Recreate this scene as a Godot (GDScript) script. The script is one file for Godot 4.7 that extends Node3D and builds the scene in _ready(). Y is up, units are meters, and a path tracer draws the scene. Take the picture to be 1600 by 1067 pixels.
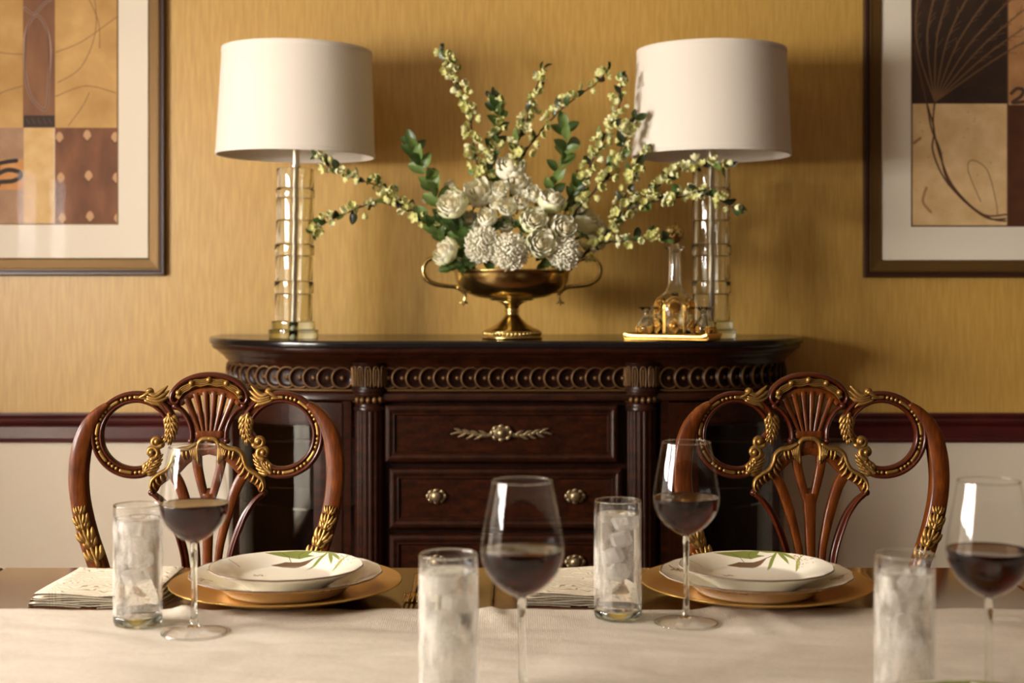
extends Node3D
# A dining room: laid table with runner in front, two carved chairs, a demilune sideboard with lamps, flowers and a decanter set, gold wallpaper.
# Camera at (0, 1.2, 0) looking along -z; picture scale 2222 px; horizon at row 445.

const F := 2222.0
const CAM_Y := 1.2
const TABLE_Y := 0.76
const SB_TOP := 1.0496
const KEY := 16.0
const KEY_LOW := 9.0
const DAYLIGHT := Color(1.0, 0.975, 0.95)
const EXPOSURE := 0.95

var M := {}
var rng := RandomNumberGenerator.new()
var taken := {}

# ---------------------------------------------------------------- mesh builder
class MB:
	var v := PackedVector3Array()
	var uv := PackedVector2Array()
	var idx := PackedInt32Array()

	func grid(rows: Array, close_cols: bool, close_rows := false, closed := true, uvs: Array = []) -> void:
		var base := v.size()
		var nr := rows.size()
		var nc: int = rows[0].size()
		for r in nr:
			v.append_array(rows[r])
			if uvs.size():
				uv.append_array(uvs[r])
			else:
				for c in nc:
					uv.append(Vector2(float(c) / (nc if close_cols else maxi(nc - 1, 1)), float(r) / maxi(nr - 1, 1)))
		var tri := PackedInt32Array()
		for r in (nr if close_rows else nr - 1):
			var r2 := (r + 1) % nr
			for c in (nc if close_cols else nc - 1):
				var c2 := (c + 1) % nc
				var a := base + r * nc + c
				var b := base + r * nc + c2
				var d := base + r2 * nc + c
				var e := base + r2 * nc + c2
				tri.append_array([a, b, e, a, e, d])
		if closed and volume(tri) > 0.0:
			tri.reverse()
		idx.append_array(tri)

	func volume(tri: PackedInt32Array) -> float:
		var s := 0.0
		var o := v[tri[0]]
		for i in range(0, tri.size(), 3):
			s += (v[tri[i]] - o).dot((v[tri[i + 1]] - o).cross(v[tri[i + 2]] - o))
		return s

	func poly(pts: PackedVector3Array, up: Vector3, uvs := PackedVector2Array()) -> void:
		# flat convex polygon as a fan, own vertices, facing up
		var base := v.size()
		v.append_array(pts)
		if uvs.size():
			uv.append_array(uvs)
		else:
			for p in pts:
				uv.append(Vector2(p.x, p.z))
		var n := (pts[1] - pts[0]).cross(pts[2] - pts[0])
		for i in range(2, pts.size()):
			var nn := (pts[i - 1] - pts[0]).cross(pts[i] - pts[0])
			if nn.length_squared() > n.length_squared():
				n = nn
		for i in range(1, pts.size() - 1):
			if n.dot(up) > 0:
				idx.append_array([base, base + i + 1, base + i])
			else:
				idx.append_array([base, base + i, base + i + 1])

	func box(c: Vector3, s: Vector3, bev := 0.0, turn := Basis()) -> void:
		# chamfered box
		var h := s / 2.0
		bev = minf(bev, minf(h.x, minf(h.y, h.z)) * 0.9)
		if bev <= 0.0:
			bev = minf(h.x, minf(h.y, h.z)) * 0.02
		for ax in 3:
			for sg in [-1.0, 1.0]:
				var b1 := (ax + 1) % 3
				var b2 := (ax + 2) % 3
				var pts := PackedVector3Array()
				for q in [[-1, -1], [1, -1], [1, 1], [-1, 1]]:
					var p := Vector3.ZERO
					p[ax] = sg * h[ax]
					p[b1] = q[0] * (h[b1] - bev)
					p[b2] = q[1] * (h[b2] - bev)
					pts.append(c + turn * p)
				var up := Vector3.ZERO
				up[ax] = sg
				poly(pts, turn * up)
		for ax in 3:
			var b1 := (ax + 1) % 3
			var b2 := (ax + 2) % 3
			for q in [[-1, -1], [1, -1], [1, 1], [-1, 1]]:
				var pts := PackedVector3Array()
				for e in [[-1, 0], [1, 0], [1, 1], [-1, 1]]:
					var p := Vector3.ZERO
					p[ax] = e[0] * (h[ax] - bev)
					p[b1] = q[0] * (h[b1] - (bev if e[1] == 1 else 0.0))
					p[b2] = q[1] * (h[b2] - (bev if e[1] == 0 else 0.0))
					pts.append(c + turn * p)
				var up := Vector3.ZERO
				up[b1] = q[0]
				up[b2] = q[1]
				poly(pts, turn * up)
		for x in [-1, 1]:
			for y in [-1, 1]:
				for z in [-1, 1]:
					poly(PackedVector3Array([c + turn * Vector3(x * h.x, y * (h.y - bev), z * (h.z - bev)), c + turn * Vector3(x * (h.x - bev), y * h.y, z * (h.z - bev)), c + turn * Vector3(x * (h.x - bev), y * (h.y - bev), z * h.z)]), turn * Vector3(x, y, z))

	func lathe(prof: Array, segs: int, c := Vector3.ZERO, closed := true, wave := 0.0, waves := 0, planar := 0.0, turn := Basis()) -> void:
		# prof: [radius, height] pairs; wave: scalloping of radius that grows towards the rim
		var rows := []
		var uvs := []
		var rmax := 0.0
		for p in prof:
			rmax = maxf(rmax, p[0])
		for p in prof:
			var row := PackedVector3Array()
			var ur := PackedVector2Array()
			for i in segs:
				var a := TAU * i / segs
				var k := 1.0 + (wave * cos(a * waves) * pow(p[0] / rmax, 6.0) if waves else 0.0)
				row.append(c + turn * Vector3(p[0] * k * cos(a), p[1], p[0] * k * sin(a)))
				if planar > 0.0:
					ur.append(Vector2(0.5 + 0.5 * p[0] / planar * cos(a), 0.5 + 0.5 * p[0] / planar * sin(a)))
			rows.append(row)
			uvs.append(ur)
		grid(rows, true, false, closed, uvs if planar > 0.0 else [])

	func ball(c: Vector3, r: Vector3, lat := 6, lon := 10, turn := Basis()) -> void:
		var rows := []
		for i in lat + 1:
			var t := PI * i / lat
			var row := PackedVector3Array()
			for j in lon:
				var a := TAU * j / lon
				row.append(c + turn * Vector3(r.x * maxf(sin(t), 0.001) * cos(a), r.y * cos(t), r.z * maxf(sin(t), 0.001) * sin(a)))
			rows.append(row)
		grid(rows, true)

	func tube(path: PackedVector3Array, rad: PackedFloat32Array, n := 8) -> void:
		var rows := []
		var side := Vector3.ZERO
		var m := path.size()
		for i in m:
			var t := (path[mini(i + 1, m - 1)] - path[maxi(i - 1, 0)]).normalized()
			if side == Vector3.ZERO:
				side = t.cross(Vector3.UP if absf(t.y) < 0.9 else Vector3.RIGHT).normalized()
			side = (side - t * side.dot(t)).normalized()
			var up := t.cross(side)
			if i == 0:
				var pole := PackedVector3Array()
				for j in n:
					pole.append(path[0] - t * rad[0] * 0.4 + (side * cos(TAU * j / n) + up * sin(TAU * j / n)) * rad[0] * 0.05)
				rows.append(pole)
			var row := PackedVector3Array()
			for j in n:
				row.append(path[i] + (side * cos(TAU * j / n) + up * sin(TAU * j / n)) * rad[i])
			rows.append(row)
			if i == m - 1:
				var pole := PackedVector3Array()
				for j in n:
					pole.append(path[i] + t * rad[i] * 0.4 + (side * cos(TAU * j / n) + up * sin(TAU * j / n)) * rad[i] * 0.05)
				rows.append(pole)
		grid(rows, true)

	func stroke(pts: Array, zh: float, zc: float, map: Callable, per := 5, n := 10, sq := 1.0, taper_z := false) -> void:
		# pts: [u, v, half width]; a swept bar in the plane that map() lays out, rounded at its ends
		var s := []
		var m := pts.size()
		for i in m - 1:
			var p0: Array = pts[maxi(i - 1, 0)]
			var p1: Array = pts[i]
			var p2: Array = pts[i + 1]
			var p3: Array = pts[mini(i + 2, m - 1)]
			for k in per:
				var t := float(k) / per
				s.append(Vector3(cubic_interpolate(p1[0], p2[0], p0[0], p3[0], t), cubic_interpolate(p1[1], p2[1], p0[1], p3[1], t), lerpf(p1[2], p2[2], t)))
		s.append(Vector3(pts[m - 1][0], pts[m - 1][1], pts[m - 1][2]))
		var wide := 0.001
		for p in s:
			wide = maxf(wide, p.z)
		var rows := []
		var cnt := s.size()
		var sect := []
		if sq < 0.9:
			# flat board with chamfered edges
			var k := clampf(1.0 - 0.3 * sq, 0.0, 0.95)
			sect = [Vector2(1, 0.5), Vector2(k, 1), Vector2(0, 1), Vector2(-k, 1), Vector2(-1, 0.5), Vector2(-1, -0.5), Vector2(-k, -1), Vector2(k, -1), Vector2(1, -0.5)]
			n = sect.size()
		else:
			for j in n:
				sect.append(Vector2(cos(TAU * j / n), sin(TAU * j / n)))
		for i in cnt:
			var a: Vector3 = s[maxi(i - 1, 0)]
			var b: Vector3 = s[mini(i + 1, cnt - 1)]
			var t := Vector2(b.x - a.x, b.y - a.y).normalized()
			var p: Vector3 = s[i]
			var steps := [[0.0, 1.0]]
			if i == 0:
				steps = [[-0.85, 0.05], [-0.6, 0.6], [0.0, 1.0]]
			elif i == cnt - 1:
				steps = [[0.0, 1.0], [0.6, 0.6], [0.85, 0.05]]
			for e in steps:
				var row := PackedVector3Array()
				for j in n:
					var cx: float = sect[j].x
					var sx: float = sect[j].y
					var w: float = p.z * e[1] * cx
					var zz: float = zh * (p.z / wide if taper_z else 1.0) * e[1] * sx
					row.append(map.call(p.x + t.x * p.z * e[0] - t.y * w, p.y + t.y * p.z * e[0] + t.x * w, zc + zz))
				rows.append(row)
		grid(rows, true)

	func facet() -> void:
		# own corners for every face, so that facets show
		var nv := PackedVector3Array()
		var nu := PackedVector2Array()
		for i in idx:
			nv.append(v[i])
			nu.append(uv[i])
		v = nv
		uv = nu
		idx = PackedInt32Array(range(v.size()))

	func mesh() -> ArrayMesh:
		var nrm := PackedVector3Array()
		nrm.resize(v.size())
		for i in range(0, idx.size(), 3):
			var a := idx[i]
			var b := idx[i + 1]
			var c := idx[i + 2]
			var f := (v[c] - v[a]).cross(v[b] - v[a])
			nrm[a] += f
			nrm[b] += f
			nrm[c] += f
		for i in nrm.size():
			nrm[i] = nrm[i].normalized() if nrm[i].length_squared() > 0.0 else Vector3.UP
		var arr := []
		arr.resize(Mesh.ARRAY_MAX)
		arr[Mesh.ARRAY_VERTEX] = v
		arr[Mesh.ARRAY_NORMAL] = nrm
		arr[Mesh.ARRAY_TEX_UV] = uv
		arr[Mesh.ARRAY_INDEX] = idx
		var out := ArrayMesh.new()
		out.add_surface_from_arrays(Mesh.PRIMITIVE_TRIANGLES, arr)
		return out

# ---------------------------------------------------------------- naming helpers
func numbered(called: String) -> String:
	var n: int = taken.get(called, 0)
	taken[called] = n + 1
	return called if n == 0 else "%s_%03d" % [called, n]

func put(called: String, mesh: Mesh, mat: Material, parent: Node, at := Transform3D()) -> MeshInstance3D:
	var o := MeshInstance3D.new()
	o.name = called
	o.mesh = mesh
	o.material_override = null
	o.set_surface_override_material(0, mat)
	o.transform = at
	parent.add_child(o, true)
	return o

func part(called: String, mb: MB, mat: Material, parent: Node) -> MeshInstance3D:
	return put(called, mb.mesh(), mat, parent)

func thing(called: String, label: String, category: String, at := Vector3.ZERO, group := "") -> Node3D:
	var o := Node3D.new()
	o.name = numbered(called)
	add_child(o, true)
	o.position = at
	o.set_meta("label", label)
	o.set_meta("category", category)
	if group:
		o.set_meta("group", group)
	return o

func single(called: String, mb: MB, mat: Material, label: String, category: String, at := Vector3.ZERO, group := "") -> MeshInstance3D:
	var o := put(numbered(called), mb.mesh(), mat, self, Transform3D(Basis(), at))
	o.set_meta("label", label)
	o.set_meta("category", category)
	if group:
		o.set_meta("group", group)
	return o

func struct(called: String, mb: MB, mat: Material) -> MeshInstance3D:
	var o := put(called, mb.mesh(), mat, self)
	o.set_meta("kind", "structure")
	return o

func px(x: float, y: float, d: float) -> Vector3:
	return Vector3((x - 800.0) / F * d, CAM_Y - (y - 445.0) / F * d, -d)

# ---------------------------------------------------------------- textures
func noise(freq: float, sd: int, oct := 3) -> FastNoiseLite:
	var n := FastNoiseLite.new()
	n.seed = sd
	n.frequency = freq
	n.fractal_octaves = oct
	n.noise_type = FastNoiseLite.TYPE_SIMPLEX_SMOOTH
	return n

func tex(im: Image) -> ImageTexture:
	return ImageTexture.create_from_image(im)

func streaks(w: int, h: int, a: Color, b: Color, fx: float, fy: float, sd: int, contrast := 1.0, fine := 0.35) -> Image:
	# grain that runs along y; wraps round by blending its two edges
	var im := Image.create(w, h, false, Image.FORMAT_RGB8)
	var n1 := noise(1.0, sd, 2)
	var n2 := noise(1.0, sd + 7, 2)
	for y in h:
		for x in w:
			var t := 0.5 + contrast * (0.5 * n1.get_noise_2d(x * fx, y * fy) + fine * n2.get_noise_2d(x * fx * 5.0, y * fy * 2.0))
			var edge := minf(x, w - 1 - x) / 12.0
			if edge < 1.0:
				t = lerpf(0.5, t, edge)
			im.set_pixel(x, y, a.lerp(b, clampf(t, 0.0, 1.0)))
	return im

func weave(sz: int) -> Image:
	var im := Image.create(sz, sz, false, Image.FORMAT_RGB8)
	var n1 := noise(0.03, 41)
	var n2 := noise(0.5, 43)
	for y in sz:
		for x in sz:
			var a := sin(x * TAU * 64.0 / sz) * 0.5 + 0.5
			var b := sin(y * TAU * 64.0 / sz) * 0.5 + 0.5
			var t := (a if (int(x * 64.0 / sz) + int(y * 64.0 / sz)) % 2 else b) * 0.6 + 0.2 + 0.25 * n2.get_noise_2d(x, y * 0.2) + 0.2 * n2.get_noise_2d(x * 0.2, y + 300.0) + 0.15 * n1.get_noise_2d(x, y)
			t = clampf(t, 0.0, 1.0)
			im.set_pixel(x, y, Color(t, t, t))
	return im

func dab(im: Image, x: float, y: float, r: float, c: Color, k := 1.0) -> void:
	var w := im.get_width()
	var h := im.get_height()
	for j in range(int(y - r), int(y + r) + 2):
		for i in range(int(x - r), int(x + r) + 2):
			if i >= 0 and j >= 0 and i < w and j < h:
				var d := Vector2(i - x, j - y).length()
				if d < r + 0.5:
					im.set_pixel(i, j, im.get_pixel(i, j).lerp(c, k * clampf(r + 0.5 - d, 0.0, 1.0)))

func pen(im: Image, pts: Array, r: float, c: Color, k := 1.0) -> void:
	var m := pts.size()
	for i in m - 1:
		var p0: Vector2 = pts[maxi(i - 1, 0)]
		var p1: Vector2 = pts[i]
		var p2: Vector2 = pts[i + 1]
		var p3: Vector2 = pts[mini(i + 2, m - 1)]
		var steps := maxi(2, int((p2 - p1).length() / maxf(r * 0.6, 0.7)))
		for s in steps:
			var p := p1.cubic_interpolate(p2, p0, p3, float(s) / steps)
			dab(im, p.x, p.y, r, c, k)

func fill_poly(im: Image, pts: PackedVector2Array, c: Color, k := 1.0) -> void:
	var lo := pts[0]
	var hi := pts[0]
	for p in pts:
		lo = lo.min(p)
		hi = hi.max(p)
	for y in range(maxi(0, int(lo.y)), mini(im.get_height(), int(hi.y) + 2)):
		for x in range(maxi(0, int(lo.x)), mini(im.get_width(), int(hi.x) + 2)):
			if Geometry2D.is_point_in_polygon(Vector2(x, y), pts):
				im.set_pixel(x, y, im.get_pixel(x, y).lerp(c, k))

func mottle(im: Image, rect: Rect2i, a: Color, b: Color, freq: float, sd: int, sy := 1.0) -> void:
	var n := noise(freq, sd, 4)
	for y in range(rect.position.y, rect.end.y):
		for x in range(rect.position.x, rect.end.x):
			im.set_pixel(x, y, a.lerp(b, clampf(0.5 + 0.8 * n.get_noise_2d(x, y * sy), 0.0, 1.0)))

func col(r: int, g: int, b: int) -> Color:
	return Color8(r, g, b)

# ---------------------------------------------------------------- materials
func mat(c: Color, rough := 0.5, metal := 0.0, spec := 0.5) -> StandardMaterial3D:
	var m := StandardMaterial3D.new()
	m.albedo_color = c
	m.roughness = rough
	m.metallic = metal
	m.metallic_specular = spec
	return m

func clear(c: Color, rough := 0.0, ior := 1.5) -> StandardMaterial3D:
	var m := mat(c, rough)
	m.transparency = BaseMaterial3D.TRANSPARENCY_ALPHA
	m.refraction_enabled = true
	m.refraction_scale = (ior - 1.0) / 10.0
	return m

func pane(c: Color, rough := 0.0) -> StandardMaterial3D:
	var m := mat(c, rough)
	m.transparency = BaseMaterial3D.TRANSPARENCY_ALPHA
	m.cull_mode = BaseMaterial3D.CULL_DISABLED
	return m

func grained(im: Image, scale: Vector3, rough: float, coat := 0.0, spec := 0.5) -> StandardMaterial3D:
	var m := mat(Color.WHITE, rough, 0.0, spec)
	m.albedo_texture = tex(im)
	m.uv1_triplanar = true
	m.uv1_scale = scale
	if coat > 0.0:
		m.clearcoat_enabled = true
		m.clearcoat = coat
		m.clearcoat_roughness = 0.12
	return m

func make_materials() -> void:
	M.wallpaper = grained(streaks(1024, 512, col(172, 130, 54), col(212, 174, 94), 0.11, 0.035, 3, 0.5, 0.3), Vector3(0.7, 0.36, 0.7), 0.44, 0.0, 0.6)
	M.wallpaper.uv1_world_triplanar = true
	M.dark_wall = mat(col(84, 62, 44), 0.8)
	M.ceiling_paint = mat(col(172, 160, 140), 0.8)
	M.cream = mat(col(224, 211, 188), 0.55)
	M.white_paint = mat(col(226, 218, 204), 0.6)
	M.rail = grained(streaks(128, 256, col(58, 17, 18), col(82, 28, 26), 0.06, 0.01, 9), Vector3(0.8, 6, 6), 0.3, 0.4)
	M.floor = grained(streaks(256, 256, col(92, 54, 30), col(128, 80, 46), 0.05, 0.01, 12), Vector3(2, 2, 2), 0.4)
	M.chair_wood = grained(streaks(256, 512, col(64, 25, 4), col(118, 60, 12), 0.03, 0.012, 21, 1.1, 0.4), Vector3(5, 2.0, 5), 0.4, 0.25, 0.28)
	M.chair_edge = mat(col(66, 22, 5), 0.3)
	M.chair_edge.clearcoat_enabled = true
	M.chair_edge.metallic_specular = 0.3
	M.chair_edge.clearcoat = 0.35
	M.chair_edge.clearcoat_roughness = 0.15
	M.gold = mat(col(142, 106, 52), 0.42, 0.75)
	M.sb_wood = grained(streaks(256, 512, col(24, 9, 4), col(60, 25, 9), 0.02, 0.012, 31, 1.0, 0.3), Vector3(2.2, 5, 2.2), 0.34, 0.28, 0.28)
	M.sb_dark = grained(streaks(256, 256, col(24, 10, 6), col(42, 18, 10), 0.03, 0.01, 33), Vector3(3, 2, 3), 0.36, 0.12, 0.28)
	M.sb_top = mat(col(22, 18, 18), 0.16)
	M.bronze = mat(col(104, 74, 40), 0.45, 0.55)
	M.pewter = mat(col(150, 132, 100), 0.36, 0.85)
	M.table = grained(streaks(512, 512, col(58, 27, 9), col(102, 54, 20), 0.012, 0.03, 51, 1.0, 0.3), Vector3(1.2, 1, 2.4), 0.1, 1.0)
	var lw := weave(512)
	M.linen = grained(lw, Vector3(5.5, 5.5, 5.5), 0.9)
	var lc := Image.create(512, 512, false, Image.FORMAT_RGB8)
	for y in 512:
		for x in 512:
			lc.set_pixel(x, y, col(186, 173, 154).lerp(col(220, 209, 193), lw.get_pixel(x, y).r))
	M.linen.albedo_texture = tex(lc)
	M.linen.heightmap_enabled = true
	M.linen.heightmap_texture = tex(lw)
	M.linen.heightmap_scale = 0.1
	M.glass_sheet = pane(Color(1, 1, 1, 0.0))
	M.crystal = clear(Color(0.99, 1.0, 0.985, 0.0))
	M.crystal_green = clear(Color(0.93, 0.985, 0.94, 0.0))
	M.wine = clear(Color(0.26, 0.012, 0.03, 0.0), 0.0, 1.34)
	M.wine.metallic_specular = 0.3
	M.bowl_sheet = pane(Color(1, 1, 1, 0.0))
	M.bowl_sheet.metallic_specular = 0.4
	M.water = clear(Color(0.99, 1.0, 1.0, 0.0), 0.0, 1.33)
	M.ice = pane(Color(0.96, 0.94, 0.91, 0.3), 0.2)
	M.brass = mat(col(202, 178, 114), 0.22, 1.0)
	M.brass.roughness = 0.2
	M.gold_plate = mat(col(218, 172, 92), 0.28, 0.85)
	M.gold_bright = mat(col(222, 176, 92), 0.18, 1.0)
	M.nickel = mat(col(222, 212, 194), 0.34, 0.85)
	M.shade = mat(col(226, 217, 203), 0.85)
	M.shade.backlight_enabled = true
	M.shade.backlight = Color(0.35, 0.33, 0.3)
	M.ceramic = mat(col(238, 230, 214), 0.12)
	M.stem = mat(col(62, 40, 30), 0.7)
	M.green_stem = mat(col(118, 130, 66), 0.6)
	M.leaf = mat(col(58, 78, 34), 0.38)
	M.leaf.backlight_enabled = true
	M.leaf.backlight = Color(0.2, 0.3, 0.08)
	M.leaf_light = mat(col(96, 118, 58), 0.42)
	M.leaf_light.backlight_enabled = true
	M.leaf_light.backlight = Color(0.2, 0.3, 0.1)
	M.leaf_dark = mat(col(44, 52, 26), 0.4)
	for e in [["blossom", col(214, 212, 140)], ["blossom_pale", col(228, 226, 176)], ["rose", col(248, 244, 224)], ["rose_green", col(236, 236, 192)], ["mum", col(252, 247, 226)], ["rose_heart", col(246, 236, 206)]]:
		M[e[0]] = mat(e[1], 0.65)
		M[e[0]].backlight_enabled = true
		M[e[0]].backlight = Color(0.5, 0.5, 0.38)

# ---------------------------------------------------------------- room
func room() -> void:
	var x0 := -2.6
	var x1 := 2.9
	var z0 := -4.33
	var z1 := 2.6
	var top := 2.75
	var mb := MB.new()
	mb.box(Vector3(-0.05, -0.05, (z0 + z1) / 2), Vector3(6.4, 0.1, 7.4))
	struct("floor", mb, M.floor)
	mb = MB.new()
	mb.box(Vector3(-0.05, top + 0.05, (z0 + z1) / 2), Vector3(6.4, 0.1, 7.4))
	struct("ceiling", mb, M.ceiling_paint)
	# wall behind the sideboard: papered above the rail, painted below
	mb = MB.new()
	mb.box(Vector3(-0.05, (0.77 + top) / 2, z0 - 0.06), Vector3(6.3, top - 0.77, 0.12))
	struct("wall_far", mb, M.wallpaper)
	mb = MB.new()
	mb.box(Vector3(-0.05, 0.385, z0 - 0.06), Vector3(6.3, 0.77, 0.12))
	struct("wall_far_lower", mb, M.cream)
	# chair rail with a moulded profile
	mb = MB.new()
	var prof := [[0.0, 0.722], [0.014, 0.722], [0.016, 0.728], [0.012, 0.734], [0.011, 0.768], [0.014, 0.774], [0.022, 0.78], [0.026, 0.788], [0.022, 0.795], [0.026, 0.799], [0.03, 0.806], [0.028, 0.812], [0.0, 0.812]]
	for i in prof.size() - 1:
		var a: Array = prof[i]
		var b: Array = prof[i + 1]
		mb.poly(PackedVector3Array([Vector3(x0, a[1], z0 + a[0]), Vector3(x1, a[1], z0 + a[0]), Vector3(x1, b[1], z0 + b[0]), Vector3(x0, b[1], z0 + b[0])]), Vector3(0, b[0] - a[0] if absf(b[1] - a[1]) < 0.001 and i > 0 else 0.0, 1.0) if i > 0 else Vector3.DOWN)
	struct("trim_1", mb, M.rail)
	mb = MB.new()
	mb.box(Vector3(-0.05, 0.07, z0 + 0.009), Vector3(5.9, 0.14, 0.018), 0.004)
	struct("baseboard_far", mb, M.white_paint)
	# left wall with a wide window group, right wall plain, wall behind the camera with two windows
	side_wall("wall_left", x0, -1.0, z0, z1, top, [[-2.45, -1.35, 0.1, 1.86], [-1.15, -0.05, 0.1, 1.86]])
	side_wall("wall_right", x1, 1.0, z0, z1, top, [], M.dark_wall)
	mb = MB.new()
	mb.box(Vector3(-0.05, top / 2, z1 + 0.06), Vector3(6.3, top, 0.12))
	struct("wall_near", mb, M.dark_wall)
	var sheer := mat(col(240, 236, 226), 0.8)
	sheer.backlight_enabled = true
	sheer.backlight = Color(0.8, 0.78, 0.74)
	sheer.cull_mode = BaseMaterial3D.CULL_DISABLED
	var spots := [-1.9, -0.6]
	for w in 2:
		window("window_%d" % (w + 1), Transform3D(Basis(Vector3.UP, PI / 2), Vector3(x0, 0.1, spots[w])), 1.1, 1.76, 2, KEY, 1.2, KEY_LOW)
		# cafe curtain over the lower part of the window
		mb = MB.new()
		var rows := []
		for r in 2:
			var row := PackedVector3Array()
			for i in 121:
				row.append(Vector3(x0 - 0.015 + 0.018 * sin(i * 0.9) + 0.006 * sin(i * 0.37), 0.13 if r == 0 else 1.3, spots[w] - 0.54 + 1.08 * i / 120.0))
			rows.append(row)
		mb.grid(rows, false, false, false)
		single("cafe_curtain", mb, sheer, ["white sheer curtain across lower part of window beside the sideboard end", "white sheer curtain across lower part of window beside the dining table"][w], "curtain")

func side_wall(called: String, x: float, sg: float, z0: float, z1: float, top: float, ops: Array, paint: Material = null) -> void:
	var mb := MB.new()
	var cx := x + sg * 0.06
	var at := z0 - 0.12
	for o in ops:
		mb.box(Vector3(cx, top / 2, (at + o[0]) / 2), Vector3(0.12, top, o[0] - at))
		mb.box(Vector3(cx, o[2] / 2, (o[0] + o[1]) / 2), Vector3(0.12, o[2], o[1] - o[0]))
		mb.box(Vector3(cx, (o[3] + top) / 2, (o[0] + o[1]) / 2), Vector3(0.12, top - o[3], o[1] - o[0]))
		at = o[1]
	mb.box(Vector3(cx, top / 2, (at + z1 + 0.12) / 2), Vector3(0.12, top, z1 + 0.12 - at))
	struct(called, mb, paint if paint else M.wallpaper)

func window(called: String, at: Transform3D, w: float, h: float, bays: int, energy: float, clear_from := 0.0, low_energy := 0.0) -> void:
	# local x across, y up from the sill, z into the room
	var o := Node3D.new()
	o.name = called
	o.transform = at
	o.set_meta("kind", "structure")
	add_child(o, true)
	var mb := MB.new()
	mb.box(Vector3(0, h - 0.02, -0.05), Vector3(w, 0.04, 0.07), 0.004)
	mb.box(Vector3(0, 0.02, -0.05), Vector3(w, 0.04, 0.07), 0.004)
	for i in bays + 1:
		mb.box(Vector3(-w / 2 + 0.02 + (w - 0.04) * i / bays, h / 2, -0.05), Vector3(0.045, h, 0.07), 0.004)
	part("window_frame", mb, M.white_paint, o)
	mb = MB.new()
	mb.box(Vector3(0, 0.008, 0.05), Vector3(w + 0.16, 0.03, 0.14), 0.006)
	part("window_sill", mb, M.white_paint, o)
	for i in bays:
		var bw := (w - 0.04) / bays
		mb = MB.new()
		var cx := -w / 2 + 0.02 + bw * (i + 0.5)
		mb.poly(PackedVector3Array([Vector3(cx - bw / 2, 0.03, -0.06), Vector3(cx + bw / 2, 0.03, -0.06), Vector3(cx + bw / 2, h - 0.03, -0.06), Vector3(cx - bw / 2, h - 0.03, -0.06)]), Vector3.BACK)
		part("pane", mb, M.glass_sheet, o)
	# daylight: one source for the clear glass, a weaker one for the part behind a curtain
	for k in 2:
		var y0 := clear_from if k == 0 else 0.0
		var y1 := h if k == 0 else clear_from
		if y1 <= y0:
			continue
		var l := AreaLight3D.new()
		l.name = called + ("_daylight" if k == 0 else "_lower_daylight")
		l.area_size = Vector2(w, y1 - y0)
		l.light_energy = energy if k == 0 else low_energy
		l.light_color = DAYLIGHT
		l.shadow_enabled = true
		l.area_range = 14.0
		add_child(l)
		l.transform = at * Transform3D(Basis(Vector3.UP, PI), Vector3(0, (y0 + y1) / 2, -0.1))

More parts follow.
